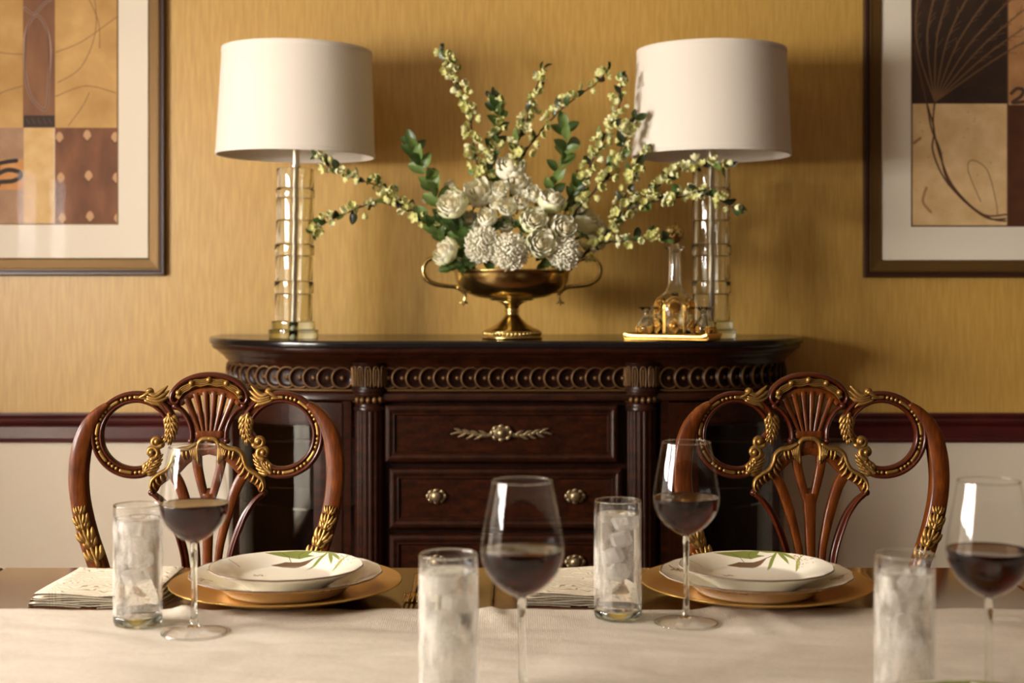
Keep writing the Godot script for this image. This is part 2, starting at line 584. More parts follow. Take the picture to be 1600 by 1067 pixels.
# ---------------------------------------------------------------- pictures on the wall
func painting_dots() -> Image:
	# 600 x 760; lower right corner shows in the photograph. 1 px = 1 mm
	var im := Image.create(600, 760, false, Image.FORMAT_RGB8)
	mottle(im, Rect2i(0, 0, 600, 760), col(176, 134, 72), col(204, 164, 100), 0.006, 5)
	# lower band: row of squares; column edges at 237 | 332 | 418 | 600 ; horizontal edge at 482
	mottle(im, Rect2i(420, 482, 180, 278), col(100, 60, 34), col(134, 86, 52), 0.012, 6, 0.4)
	mottle(im, Rect2i(332, 482, 86, 278), col(206, 166, 104), col(222, 188, 130), 0.015, 8)
	mottle(im, Rect2i(140, 482, 192, 278), col(158, 122, 92), col(178, 142, 110), 0.012, 9)
	mottle(im, Rect2i(0, 482, 140, 278), col(120, 76, 44), col(150, 100, 60), 0.012, 10)
	im.fill_rect(Rect2i(418, 482, 4, 278), col(214, 192, 160))
	mottle(im, Rect2i(330, 0, 92, 482), col(112, 72, 46), col(140, 96, 62), 0.01, 11, 0.3)
	im.fill_rect(Rect2i(332, 446, 90, 34), col(52, 34, 22))
	for i in 5:
		pen(im, [Vector2(340 + i * 16, 455), Vector2(348 + i * 16, 470)], 2.0, col(84, 60, 40), 0.7)
	# loop in the tall panel
	for k in [[col(172, 140, 122), 3.4, 0.0], [col(78, 50, 44), 1.5, 3.0]]:
		pen(im, [Vector2(334, 132), Vector2(360, 150), Vector2(392, 120), Vector2(416, 96), Vector2(400, 50), Vector2(384, 10)], k[1], k[0], 0.85)
		pen(im, [Vector2(334 + k[2], 220), Vector2(346, 180), Vector2(370, 155), Vector2(396, 190), Vector2(408 - k[2], 250), Vector2(404, 330), Vector2(398, 420), Vector2(378, 422), Vector2(350, 385), Vector2(336, 320), Vector2(334 + k[2], 220)], k[1], k[0], 0.85)
	# faint drawn arcs
	for a in [[Vector2(424, 30), Vector2(500, 80), Vector2(545, 170), Vector2(550, 250)], [Vector2(424, 262), Vector2(500, 230), Vector2(598, 160)], [Vector2(430, 350), Vector2(500, 300), Vector2(540, 180), Vector2(520, 10)], [Vector2(424, 390), Vector2(510, 360), Vector2(596, 380)], [Vector2(200, 240), Vector2(260, 262), Vector2(328, 268)], [Vector2(180, 470), Vector2(250, 390), Vector2(328, 360)], [Vector2(220, 100), Vector2(280, 40), Vector2(328, 20)], [Vector2(460, 475), Vector2(500, 420), Vector2(520, 380)]]:
		pen(im, a, 1.2, col(128, 92, 52), 0.55)
	# pale thumb dabs in the lower right square
	for j in 3:
		for i in 3:
			var p := Vector2(434 + i * 80 + j * 4, 508 + j * 118 - (i % 2) * 6)
			for e in 18:
				dab(im, p.x, p.y + e - 9, 12.0 - absf(e - 11.0) * 0.5, col(196, 154, 112), 0.25)
			pen(im, [p + Vector2(-10, 8), p + Vector2(0, 19), p + Vector2(10, 8)], 2.0, col(84, 48, 28), 0.5)
	# orange block with a brushed 5
	mottle(im, Rect2i(252, 574, 78, 88), col(196, 134, 70), col(208, 150, 86), 0.02, 13)
	var c5 := col(46, 28, 22)
	pen(im, [Vector2(310, 577), Vector2(285, 580), Vector2(256, 586)], 6.0, c5)
	pen(im, [Vector2(258, 586), Vector2(256, 604), Vector2(256, 618)], 6.0, c5)
	pen(im, [Vector2(256, 616), Vector2(286, 604), Vector2(318, 610), Vector2(322, 624), Vector2(300, 636), Vector2(262, 640), Vector2(258, 652)], 6.5, c5)
	return im

func painting_twigs() -> Image:
	# 600 x 760; lower left corner shows. 1 px = 1 mm
	var im := Image.create(600, 760, false, Image.FORMAT_RGB8)
	mottle(im, Rect2i(0, 0, 600, 760), col(170, 122, 72), col(196, 150, 96), 0.008, 25)
	mottle(im, Rect2i(0, 0, 272, 406), col(40, 24, 8), col(58, 36, 16), 0.008, 26)
	mottle(im, Rect2i(0, 406, 272, 354), col(206, 170, 116), col(226, 194, 144), 0.012, 27)
	mottle(im, Rect2i(276, 410, 324, 350), col(70, 34, 8), col(90, 48, 14), 0.01, 28)
	mottle(im, Rect2i(276, 0, 324, 404), col(164, 116, 70), col(188, 142, 92), 0.01, 29)
	# brushed 20 at the foot of the upper right square
	var dk := col(74, 52, 34)
	pen(im, [Vector2(284, 376), Vector2(300, 362), Vector2(318, 366), Vector2(312, 384), Vector2(288, 402), Vector2(322, 400)], 5.0, dk, 0.85)
	pen(im, [Vector2(338, 366), Vector2(330, 384), Vector2(342, 400), Vector2(358, 384), Vector2(352, 366), Vector2(338, 366)], 5.0, dk, 0.85)
	# twigs that spring from one stalk
	var tw := col(112, 80, 50)
	var rr := RandomNumberGenerator.new()
	rr.seed = 5
	for i in 9:
		var tip := Vector2(lerpf(20, 480, i / 8.0), lerpf(0, 150, absf(i - 2.0) / 7.0) + 10)
		var mid := Vector2(62, 370).lerp(tip, 0.5) + Vector2(-30 + i * 2, 10)
		pen(im, [Vector2(64, 400), mid, tip], 2.2, tw, 0.8)
		for k in 14:
			var t := 0.4 + 0.6 * k / 14.0
			var p := Vector2(64, 400).lerp(mid, minf(t * 2, 1)) if t < 0.5 else mid.lerp(tip, t * 2 - 1)
			var dir := (tip - mid).normalized().rotated(rr.randf_range(-0.6, 0.6))
			pen(im, [p, p + dir * rr.randf_range(12, 34)], 1.0, tw, 0.7)
	for o in [0.0, 7.0]:
		pen(im, [Vector2(4, 260 - o * 4), Vector2(40, 400), Vector2(62 - o, 480), Vector2(58 + o * 3, 540), Vector2(90 + o, 620), Vector2(150, 690), Vector2(215 + o, 738), Vector2(268, 740 + o)], 2.4, col(84, 52, 30), 0.9)
	pen(im, [Vector2(64, 400), Vector2(60, 470), Vector2(80, 560), Vector2(120, 650), Vector2(200, 726), Vector2(270, 728)], 2.4, col(84, 52, 30), 0.9)
	pen(im, [Vector2(196, 690), Vector2(160, 600), Vector2(172, 570), Vector2(215, 600), Vector2(240, 690), Vector2(244, 730)], 1.4, col(138, 104, 66), 0.6)
	pen(im, [Vector2(40, 650), Vector2(30, 690), Vector2(54, 722)], 4.0, col(168, 124, 80), 0.6)
	pen(im, [Vector2(4, 520), Vector2(24, 505)], 4.0, col(150, 108, 70), 0.6)
	for i in 12:
		dab(im, rr.randf_range(20, 260), rr.randf_range(420, 740), 2.0, col(140, 100, 60), 0.6)
	im.fill_rect(Rect2i(272, 0, 4, 760), col(96, 60, 34))
	return im

func picture(label: String, im: Image, xin: float, bottom: float, sg: float) -> void:
	# xin: x of the frame's edge that shows; sg = -1 when it extends to -x
	var w := 0.93
	var h := 1.11
	var o := thing("framed_picture", label, "picture", Vector3(xin + sg * w / 2, bottom, -4.33))
	var prof := [[0.0, 0.0], [0.0, 0.021], [0.003, 0.025], [0.01, 0.025], [0.014, 0.02], [0.0165, 0.02], [0.018, 0.0235], [0.021, 0.0235], [0.0225, 0.021], [0.045, 0.0185], [0.048, 0.0185], [0.053, 0.0145]]
	for k in 2:
		var mb := MB.new()
		var rows := []
		var lo := 0 if k == 0 else 5
		var hi := 6 if k == 0 else prof.size()
		for i in range(lo, hi):
			var e: Array = prof[i]
			rows.append(PackedVector3Array([Vector3(-w / 2 + e[0], e[0], e[1]), Vector3(w / 2 - e[0], e[0], e[1]), Vector3(w / 2 - e[0], h - e[0], e[1]), Vector3(-w / 2 + e[0], h - e[0], e[1])]))
		for i in rows.size() - 1:
			for j in 4:
				var j2 := (j + 1) % 4
				mb.poly(PackedVector3Array([rows[i][j], rows[i][j2], rows[i + 1][j2], rows[i + 1][j]]), Vector3(0, 0, 1) if prof[lo + i][1] != 0.0 or lo + i > 0 else Vector3(rows[i][j].x + rows[i][j2].x, rows[i][j].y + rows[i][j2].y - h, 0))
		part("frame_outer_edge" if k == 0 else "frame_moulding", mb, M.frame_dark if k == 0 else M.frame_gold, o)
	var mb2 := MB.new()
	mb2.box(Vector3(0, h / 2, 0.006), Vector3(w - 0.1, h - 0.1, 0.008), 0.0005)
	part("mat_board", mb2, M.mat_board, o)
	# print, recessed behind a bevelled window in the mat
	var mx := 0.095
	var my := 0.105
	mb2 = MB.new()
	var pw := w - 2 * (0.053 + mx)
	var ph := h - 2 * (0.053 + my)
	mb2.poly(PackedVector3Array([Vector3(-pw / 2, h / 2 - ph / 2, 0.0106), Vector3(pw / 2, h / 2 - ph / 2, 0.0106), Vector3(pw / 2, h / 2 + ph / 2, 0.0106), Vector3(-pw / 2, h / 2 + ph / 2, 0.0106)]), Vector3.BACK, PackedVector2Array([Vector2(0, 1), Vector2(1, 1), Vector2(1, 0), Vector2(0, 0)]))
	var pm := mat(Color.WHITE, 0.7)
	pm.albedo_texture = tex(im)
	part("print", mb2, pm, o)
	mb2 = MB.new()
	for s in [-1, 1]:
		mb2.box(Vector3(s * (pw / 2 + 0.002), h / 2, 0.0105), Vector3(0.004, ph + 0.008, 0.002), 0.0005)
		mb2.box(Vector3(0, h / 2 + s * (ph / 2 + 0.002), 0.0105), Vector3(pw, 0.004, 0.002), 0.0005)
	part("mat_fillet", mb2, M.bronze, o)
	mb2 = MB.new()
	mb2.poly(PackedVector3Array([Vector3(-w / 2 + 0.05, 0.05, 0.0135), Vector3(w / 2 - 0.05, 0.05, 0.0135), Vector3(w / 2 - 0.05, h - 0.05, 0.0135), Vector3(-w / 2 + 0.05, h - 0.05, 0.0135)]), Vector3.BACK)
	part("glazing", mb2, M.picture_glass, o)

# ---------------------------------------------------------------- sideboard
const SB_BACK := -0.47

func plan(e: float, zlim := -0.47) -> PackedVector2Array:
	# outline of the case from back left round the front to back right, grown by e: (x, z)
	var out := PackedVector2Array()
	var xc := 0.42
	var rx := 0.393 + e
	var rz := 0.36 + e
	out.append(Vector2(-xc - rx, zlim))
	for i in 17:
		var a := PI / 2 * i / 16.0
		out.append(Vector2(-xc - rx * cos(a), -0.36 + rz * sin(a)))
	for i in range(1, 6):
		out.append(Vector2(-xc + 2 * xc * i / 6.0, e))
	for i in 17:
		var a := PI / 2 * (1.0 - i / 16.0)
		out.append(Vector2(xc + rx * cos(a), -0.36 + rz * sin(a)))
	out.append(Vector2(xc + rx, zlim))
	return out

func plan_sweep(mb: MB, prof: Array, cap_top := true, cap_bottom := true) -> void:
	var rows := []
	for p in prof:
		var row := PackedVector3Array()
		for q in plan(p[0]):
			row.append(Vector3(q.x, p[1], q.y))
		rows.append(row)
	# facing outwards: row order decides
	mb.grid(rows, false, false, false)
	# check the first quad in the flat centre faces +z or outwards; flip if not
	var s := 0.0
	var start: int = mb.idx.size() - (rows.size() - 1) * (rows[0].size() - 1) * 6
	for i in range(start, mb.idx.size(), 3):
		var a := mb.v[mb.idx[i]]
		var f := (mb.v[mb.idx[i + 2]] - a).cross(mb.v[mb.idx[i + 1]] - a)
		s += f.dot(Vector3(a.x, 0, a.z + 0.3))
	if s < 0.0:
		var t := mb.idx.slice(start)
		t.reverse()
		mb.idx = mb.idx.slice(0, start)
		mb.idx.append_array(t)
	if cap_top:
		mb.poly(rows[rows.size() - 1], Vector3.UP)
	if cap_bottom:
		mb.poly(rows[0], Vector3.DOWN)

func arc_pts(x_from: float, x_to: float, n: int, e: float) -> Array:
	# n points with their outward angle, evenly spaced along the curved end between two quarter-ellipse angles (radians)
	var out := []
	for i in n:
		var a := lerpf(x_from, x_to, i / maxf(n - 1.0, 1.0))
		var p := Vector2(0.42 + (0.393 + e) * sin(a), -0.36 + (0.36 + e) * cos(a))
		var nrm := Vector2(sin(a) / 0.393, cos(a) / 0.36).normalized()
		out.append([p, nrm])
	return out

func sideboard() -> void:
	var o := thing("sideboard", "dark mahogany demilune sideboard with carved frieze, fluted columns and glazed curved doors", "sideboard", Vector3(-0.017, 0, -3.86))
	var mb := MB.new()
	plan_sweep(mb, [[0.052, 1.0285], [0.057, 1.03], [0.06, 1.034], [0.06, 1.0445], [0.057, 1.0485], [0.052, SB_TOP]])
	part("top_slab", mb, M.sb_top, o)
	mb = MB.new()
	plan_sweep(mb, [[0.004, 0.975], [0.008, 0.985], [0.014, 0.988], [0.016, 0.993], [0.026, 1.0], [0.036, 1.008], [0.04, 1.014], [0.048, 1.016], [0.052, 1.021], [0.052, 1.0285]])
	part("cornice", mb, M.sb_wood, o)
	mb = MB.new()
	plan_sweep(mb, [[-0.004, 0.9], [-0.004, 0.98]], false, false)
	part("frieze", mb, M.sb_dark, o)
	mb = MB.new()
	plan_sweep(mb, [[0.0, 0.884], [0.012, 0.886], [0.014, 0.892], [0.01, 0.896], [0.012, 0.902], [0.006, 0.908], [-0.004, 0.91]], false, true)
	part("frieze_moulding", mb, M.sb_wood, o)
	# overlapping coin medallions along the frieze
	var coin := MB.new()
	coin.lathe([[0.0005, 0.0035], [0.005, 0.003], [0.0075, 0.0005], [0.018, 0.0008], [0.0235, 0.0025], [0.026, 0.006], [0.03, 0.0065], [0.0325, 0.003], [0.033, -0.002]], 22, Vector3.ZERO, false)
	var coin_mesh := coin.mesh()
	var hub := MB.new()
	hub.ball(Vector3(0, 0.0035, 0), Vector3(0.0065, 0.004, 0.0065), 5, 10)
	hub.lathe([[0.0255, 0.004], [0.0262, 0.0075], [0.0295, 0.008], [0.0315, 0.0045], [0.0255, 0.004]], 22)
	var hub_mesh := hub.mesh()
	var places := []
	for i in 18:
		places.append([Vector2(-0.318 + 0.636 * i / 17.0, 0.0), Vector2(0, 1)])
	for s in [-1.0, 1.0]:
		for q in arc_pts(0.06, 1.5, 15, 0.0):
			places.append([Vector2(s * q[0].x, q[0].y), Vector2(s * q[1].x, q[1].y)])
	for i in places.size():
		var n: Vector2 = places[i][1]
		var ang := atan2(n.x, n.y)
		var b := Basis(Vector3.UP, ang) * Basis(Vector3.UP, 0.2) * Basis(Vector3.RIGHT, PI / 2)
		var p: Vector2 = places[i][0] - n * 0.001
		var c := put("medallion", coin_mesh, M.sb_dark, o, Transform3D(b, Vector3(p.x, 0.947, p.y)))
		put("medallion_rim", hub_mesh, M.bronze, c)
	mb = MB.new()
	plan_sweep(mb, [[0.0, 0.9105], [0.0045, 0.9115], [0.0045, 0.9155], [0.0, 0.9165]], false, false)
	plan_sweep(mb, [[0.0, 0.977], [0.0045, 0.978], [0.0045, 0.982], [0.0, 0.983]], false, false)
	part("frieze_border", mb, M.bronze, o)
	# case between the columns, plinth, floor of the cupboards, back
	mb = MB.new()
	mb.box(Vector3(0, 0.5, -0.24), Vector3(0.8, 0.77, 0.44), 0.002)
	part("carcase", mb, M.sb_dark, o)
	mb = MB.new()
	plan_sweep(mb, [[0.02, 0.03], [0.02, 0.1], [0.012, 0.112], [0.004, 0.118]])
	part("plinth", mb, M.sb_wood, o)
	for s in [-1, 1]:
		for z in [-0.05, -0.42]:
			mb = MB.new()
			mb.lathe([[0.02, 0.0], [0.035, 0.006], [0.036, 0.02], [0.028, 0.034]], 14, Vector3(s * (0.42 if z > -0.1 else 0.7), 0, z))
			part("bun_foot", mb, M.sb_wood, o)
	mb = MB.new()
	mb.box(Vector3(0, 0.5, SB_BACK + 0.006), Vector3(1.6, 0.78, 0.012), 0.001)
	part("back_board", mb, M.sb_dark, o)
	# drawers with stepped frames
	var rows := [[0.719, 0.875, -0.0115], [0.54, 0.703, 0.0], [0.362, 0.524, 0.0], [0.184, 0.346, 0.0]]
	for i in 4:
		var y0: float = rows[i][0]
		var y1: float = rows[i][1]
		var d := Node3D.new()
		d.name = "drawer"
		o.add_child(d, true)
		d.position = Vector3(rows[i][2], (y0 + y1) / 2, 0)
		frame_panel(d, 0.632, y1 - y0)
		if i == 0:
			ornate_pull(d)
		else:
			for s in [-1, 1]:
				oval_knob(d, Vector3(s * 0.188, 0.006, 0.0))
	# fluted quarter columns
	for s in [-1.0, 1.0]:
		column(o, s * 0.37)
	for s in [-1.0, 1.0]:
		curved_door(o, s)

func rect_ring(mb: MB, w: float, h: float, prof: Array) -> void:
	# stepped rectangular moulding: prof [inset, z]
	for i in prof.size() - 1:
		var a: Array = prof[i]
		var b: Array = prof[i + 1]
		var ca := [Vector3(-w / 2 + a[0], -h / 2 + a[0], a[1]), Vector3(w / 2 - a[0], -h / 2 + a[0], a[1]), Vector3(w / 2 - a[0], h / 2 - a[0], a[1]), Vector3(-w / 2 + a[0], h / 2 - a[0], a[1])]
		var cb := [Vector3(-w / 2 + b[0], -h / 2 + b[0], b[1]), Vector3(w / 2 - b[0], -h / 2 + b[0], b[1]), Vector3(w / 2 - b[0], h / 2 - b[0], b[1]), Vector3(-w / 2 + b[0], h / 2 - b[0], b[1])]
		for j in 4:
			var j2 := (j + 1) % 4
			var mid: Vector3 = (ca[j] + ca[j2]) / 2.0
			mb.poly(PackedVector3Array([ca[j], ca[j2], cb[j2], cb[j]]), Vector3(0, 0, 1) if absf(b[0] - a[0]) > 0.0005 else mid * Vector3(1, 1, 0) * (1.0 if b[1] > a[1] else -1.0))

func frame_panel(d: Node3D, w: float, h: float) -> void:
	var mb := MB.new()
	rect_ring(mb, w, h, [[0.0, -0.012], [0.0, 0.006], [0.004, 0.012], [0.008, 0.014], [0.013, 0.015], [0.018, 0.012], [0.022, 0.011], [0.024, 0.008]])
	part("drawer_frame", mb, M.sb_wood, d)
	mb = MB.new()
	rect_ring(mb, w - 0.044, h - 0.044, [[0.0, 0.009], [0.003, 0.0105], [0.006, 0.0075], [0.008, 0.003]])
	mb.poly(PackedVector3Array([Vector3(-w / 2 + 0.028, -h / 2 + 0.028, 0.003), Vector3(w / 2 - 0.028, -h / 2 + 0.028, 0.003), Vector3(w / 2 - 0.028, h / 2 - 0.028, 0.003), Vector3(-w / 2 + 0.028, h / 2 - 0.028, 0.003)]), Vector3.BACK)
	part("drawer_panel", mb, M.sb_wood, d)

func flat_map(u: float, v: float, z: float) -> Vector3:
	return Vector3(u * 0.001, -v * 0.001, z)

func ornate_pull(d: Node3D) -> void:
	# 1 unit = 1 mm; oval boss with leaf wings, one casting
	var mb := MB.new()
	for s in [-1.0, 1.0]:
		var mp := func(u: float, v: float, z: float) -> Vector3: return Vector3(s * u * 0.001, -v * 0.001, z)
		mb.stroke([[20, 4, 6], [50, 7, 6], [80, 2, 5.5], [110, -2, 4.5], [136, 3, 2.5]], 0.004, 0.004, mp, 5, 8)
		for q in [[40, 5, 1], [62, 5, 1], [84, 2, 1], [106, -1, 1], [52, 6, -1], [74, 4, -1], [96, 0, -1]]:
			var dy: float = 9.0 * q[2]
			mb.stroke([[q[0], q[1], 4.2], [q[0] + 10, q[1] - dy * 0.8, 4.6], [q[0] + 21, q[1] - dy * 1.2, 1.4]], 0.0035, 0.005, mp, 4, 8)
	mb.ball(Vector3(0, 0, 0.004), Vector3(0.03, 0.021, 0.007), 8, 20)
	for i in 8:
		var a := TAU * i / 8.0
		mb.ball(Vector3(0.026 * cos(a), 0.0185 * sin(a), 0.007), Vector3(0.009, 0.0055, 0.0045), 5, 8, Basis(Vector3.BACK, a + PI / 2))
	mb.lathe([[0.0005, 0.019], [0.007, 0.018], [0.011, 0.0145], [0.012, 0.011], [0.006, 0.008]], 16, Vector3.ZERO, true, 0.0, 0, 0.0, Basis(Vector3.RIGHT, PI / 2))
	part("pull", mb, M.pewter, d).position = Vector3(0, 0.002, 0.004)

func oval_knob(d: Node3D, at: Vector3) -> void:
	var mb := MB.new()
	mb.ball(Vector3(0, 0, 0.002), Vector3(0.026, 0.018, 0.006), 8, 20)
	for i in 8:
		var a := TAU * i / 8.0
		mb.ball(Vector3(0.0235 * cos(a), 0.016 * sin(a), 0.005), Vector3(0.0085, 0.005, 0.004), 5, 8, Basis(Vector3.BACK, a + PI / 2))
	mb.lathe([[0.004, 0.0], [0.005, 0.008], [0.013, 0.012], [0.015, 0.016], [0.011, 0.02], [0.005, 0.0215], [0.0005, 0.022]], 16, Vector3.ZERO, true, 0.0, 0, 0.0, Basis(Vector3.RIGHT, PI / 2))
	part("knob", mb, M.pewter, d).position = at + Vector3(0, 0, 0.004)

func column(o: Node3D, x: float) -> void:
	var c := Node3D.new()
	c.name = "column"
	o.add_child(c, true)
	c.position = Vector3(x, 0, -0.012)
	# fluted shaft
	var mb := MB.new()
	var rows := []
	for y in [0.135, 0.5, 0.862]:
		var row := PackedVector3Array()
		for i in 96:
			var a := TAU * i / 96.0
			var g := absf(sin(a * 8.0))
			var r := 0.0365 + 0.0045 * pow(g, 0.6)
			row.append(Vector3(r * cos(a), y, r * sin(a)))
		rows.append(row)
	mb.grid(rows, true)
	part("shaft", mb, M.sb_wood, c)
	mb = MB.new()
	mb.lathe([[0.043, 0.858], [0.0455, 0.864], [0.042, 0.87], [0.04, 0.876], [0.042, 0.882]], 24, Vector3.ZERO, false)
	mb.lathe([[0.04, 0.896], [0.045, 0.9], [0.048, 0.904], [0.046, 0.908], [0.049, 0.914]], 24, Vector3.ZERO, false)
	part("collar", mb, M.sb_wood, c)
	mb = MB.new()
	for i in 16:
		var a := TAU * i / 16.0
		mb.ball(Vector3(0.043 * cos(a), 0.889, 0.043 * sin(a)), Vector3(0.0075, 0.009, 0.0075), 5, 8)
	part("bead_ring", mb, M.bronze, c)
	# capital block with upright rope-edged lobes
	mb = MB.new()
	mb.lathe([[0.05, 0.912], [0.05, 0.917], [0.046, 0.92], [0.046, 0.978], [0.05, 0.982], [0.052, 0.99]], 24, Vector3.ZERO, false)
	part("capital", mb, M.sb_dark, c)
	mb = MB.new()
	for i in 14:
		var a := TAU * i / 14.0
		var mp := func(u: float, v: float, z: float) -> Vector3:
			var aa := a + u / 49.0
			return Vector3((0.047 + z) * sin(aa), 0.95 - v * 0.001, (0.047 + z) * cos(aa))
		mb.stroke([[-6, 24, 2.0], [-7.5, 0, 2.0], [-6, -24, 2.0], [0, -29, 2.0], [6, -24, 2.0], [7.5, 0, 2.0], [6, 24, 2.0]], 0.003, 0.002, mp, 4, 6)
		for k in 9:
			mb.ball(mp.call(0.0, -20.0 + k * 5.0, 0.002), Vector3(0.0032, 0.0028, 0.0032), 4, 6)
	part("capital_lobes", mb, M.bronze, c)
	mb = MB.new()
	mb.box(Vector3(0, 0.126, 0), Vector3(0.11, 0.02, 0.1), 0.004)
	part("base_block", mb, M.sb_wood, c)

func door_strip(mb: MB, s: float, a0: float, a1: float, y0: float, y1: float, e0: float, e1: float, n := 12) -> void:
	# curved solid piece following the end's plan
	var rows := []
	for i in n + 1:
		var a := lerpf(a0, a1, float(i) / n)
		var p0 := Vector2(0.42 + (0.393 + e0) * sin(a), -0.36 + (0.36 + e0) * cos(a))
		var p1 := Vector2(0.42 + (0.393 + e1) * sin(a), -0.36 + (0.36 + e1) * cos(a))
		rows.append(PackedVector3Array([Vector3(s * p0.x, y0, p0.y), Vector3(s * p1.x, y0, p1.y), Vector3(s * p1.x, y1, p1.y), Vector3(s * p0.x, y1, p0.y)]))
	for i in n:
		for j in 4:
			var j2 := (j + 1) % 4
			var c: Vector3 = (rows[i][0] + rows[i][2]) / 2.0
			var m: Vector3 = (rows[i][j] + rows[i][j2]) / 2.0
			mb.poly(PackedVector3Array([rows[i][j], rows[i][j2], rows[i + 1][j2], rows[i + 1][j]]), m - c)
	mb.poly(rows[0], rows[0][0] - rows[1][0])
	mb.poly(rows[n], rows[n][0] - rows[n - 1][0])

func curved_door(o: Node3D, s: float) -> void:
	var d := Node3D.new()
	d.name = "glazed_door"
	o.add_child(d, true)
	var a0 := 0.06
	var a1 := 1.3
	var mb := MB.new()
	door_strip(mb, s, a0, a0 + 0.2, 0.13, 0.88, -0.018, 0.006, 4)
	part("door_stile", mb, M.sb_wood, d)
	mb = MB.new()
	door_strip(mb, s, a1 - 0.16, a1, 0.13, 0.88, -0.018, 0.006, 4)
	part("door_stile", mb, M.sb_wood, d)
	mb = MB.new()
	door_strip(mb, s, a0 + 0.2, a1 - 0.16, 0.825, 0.88, -0.018, 0.006, 14)
	part("door_rail", mb, M.sb_wood, d)
	mb = MB.new()
	door_strip(mb, s, a0 + 0.2, a1 - 0.16, 0.13, 0.2, -0.018, 0.006, 14)
	part("door_rail", mb, M.sb_wood, d)
	mb = MB.new()
	door_strip(mb, s, a0 + 0.2, a1 - 0.16, 0.817, 0.825, -0.014, 0.003, 14)
	part("glazing_bead", mb, M.sb_dark, d)
	mb = MB.new()
	door_strip(mb, s, a0 + 0.2, a1 - 0.16, 0.2, 0.208, -0.014, 0.003, 14)
	part("glazing_bead", mb, M.sb_dark, d)
	mb = MB.new()
	var rows := []
	for y in [0.2, 0.825]:
		var row := PackedVector3Array()
		for q in arc_pts(a0 + 0.2, a1 - 0.16, 24, -0.006):
			row.append(Vector3(s * q[0].x, y, q[0].y))
		rows.append(row)
	mb.grid(rows, false, false, false)
	part("door_glass", mb, M.glass_sheet, d)
	mb = MB.new()
	mb.lathe([[0.003, 0.0], [0.004, 0.008], [0.01, 0.012], [0.011, 0.017], [0.0005, 0.021]], 12, Vector3.ZERO, true, 0.0, 0, 0.0, Basis(Vector3.RIGHT, PI / 2))
	var kn := part("knob", mb, M.pewter, d)
	kn.position = Vector3(s * (0.42 + 0.393 * sin(a0 + 0.1)), 0.58, -0.36 + 0.366 * cos(a0 + 0.1))
	# side panel behind the door and a glass shelf within
	mb = MB.new()
	door_strip(mb, s, a1, 1.57, 0.115, 0.885, -0.02, 0.002, 5)
	part("case_side", mb, M.sb_wood, o)
	mb = MB.new()
	door_strip(mb, s, 0.0, a0, 0.115, 0.885, -0.02, 0.002, 2)
	part("case_stile", mb, M.sb_wood, o)
	mb = MB.new()
	mb.box(Vector3(s * 0.803, 0.5, -0.415), Vector3(0.02, 0.77, 0.11), 0.001)
	part("case_side", mb, M.sb_wood, o)
	mb = MB.new()
	var ring := PackedVector3Array()
	var low := PackedVector3Array()
	ring.append(Vector3(s * 0.42, 0.585, -0.45))
	for q in arc_pts(0.02, 1.5, 14, -0.026):
		ring.append(Vector3(s * q[0].x, 0.585, q[0].y))
	ring.append(Vector3(s * 0.78, 0.585, -0.45))
	for p in ring:
		low.append(p - Vector3(0, 0.006, 0))
	mb.poly(ring, Vector3.UP)
	mb.poly(low, Vector3.DOWN)
	for i in ring.size():
		var i2 := (i + 1) % ring.size()
		mb.poly(PackedVector3Array([low[i], low[i2], ring[i2], ring[i]]), (ring[i] + ring[i2]) / 2.0 - Vector3(s * 0.6, 0.585, -0.25))
	part("glass_shelf", mb, M.crystal_green, o)

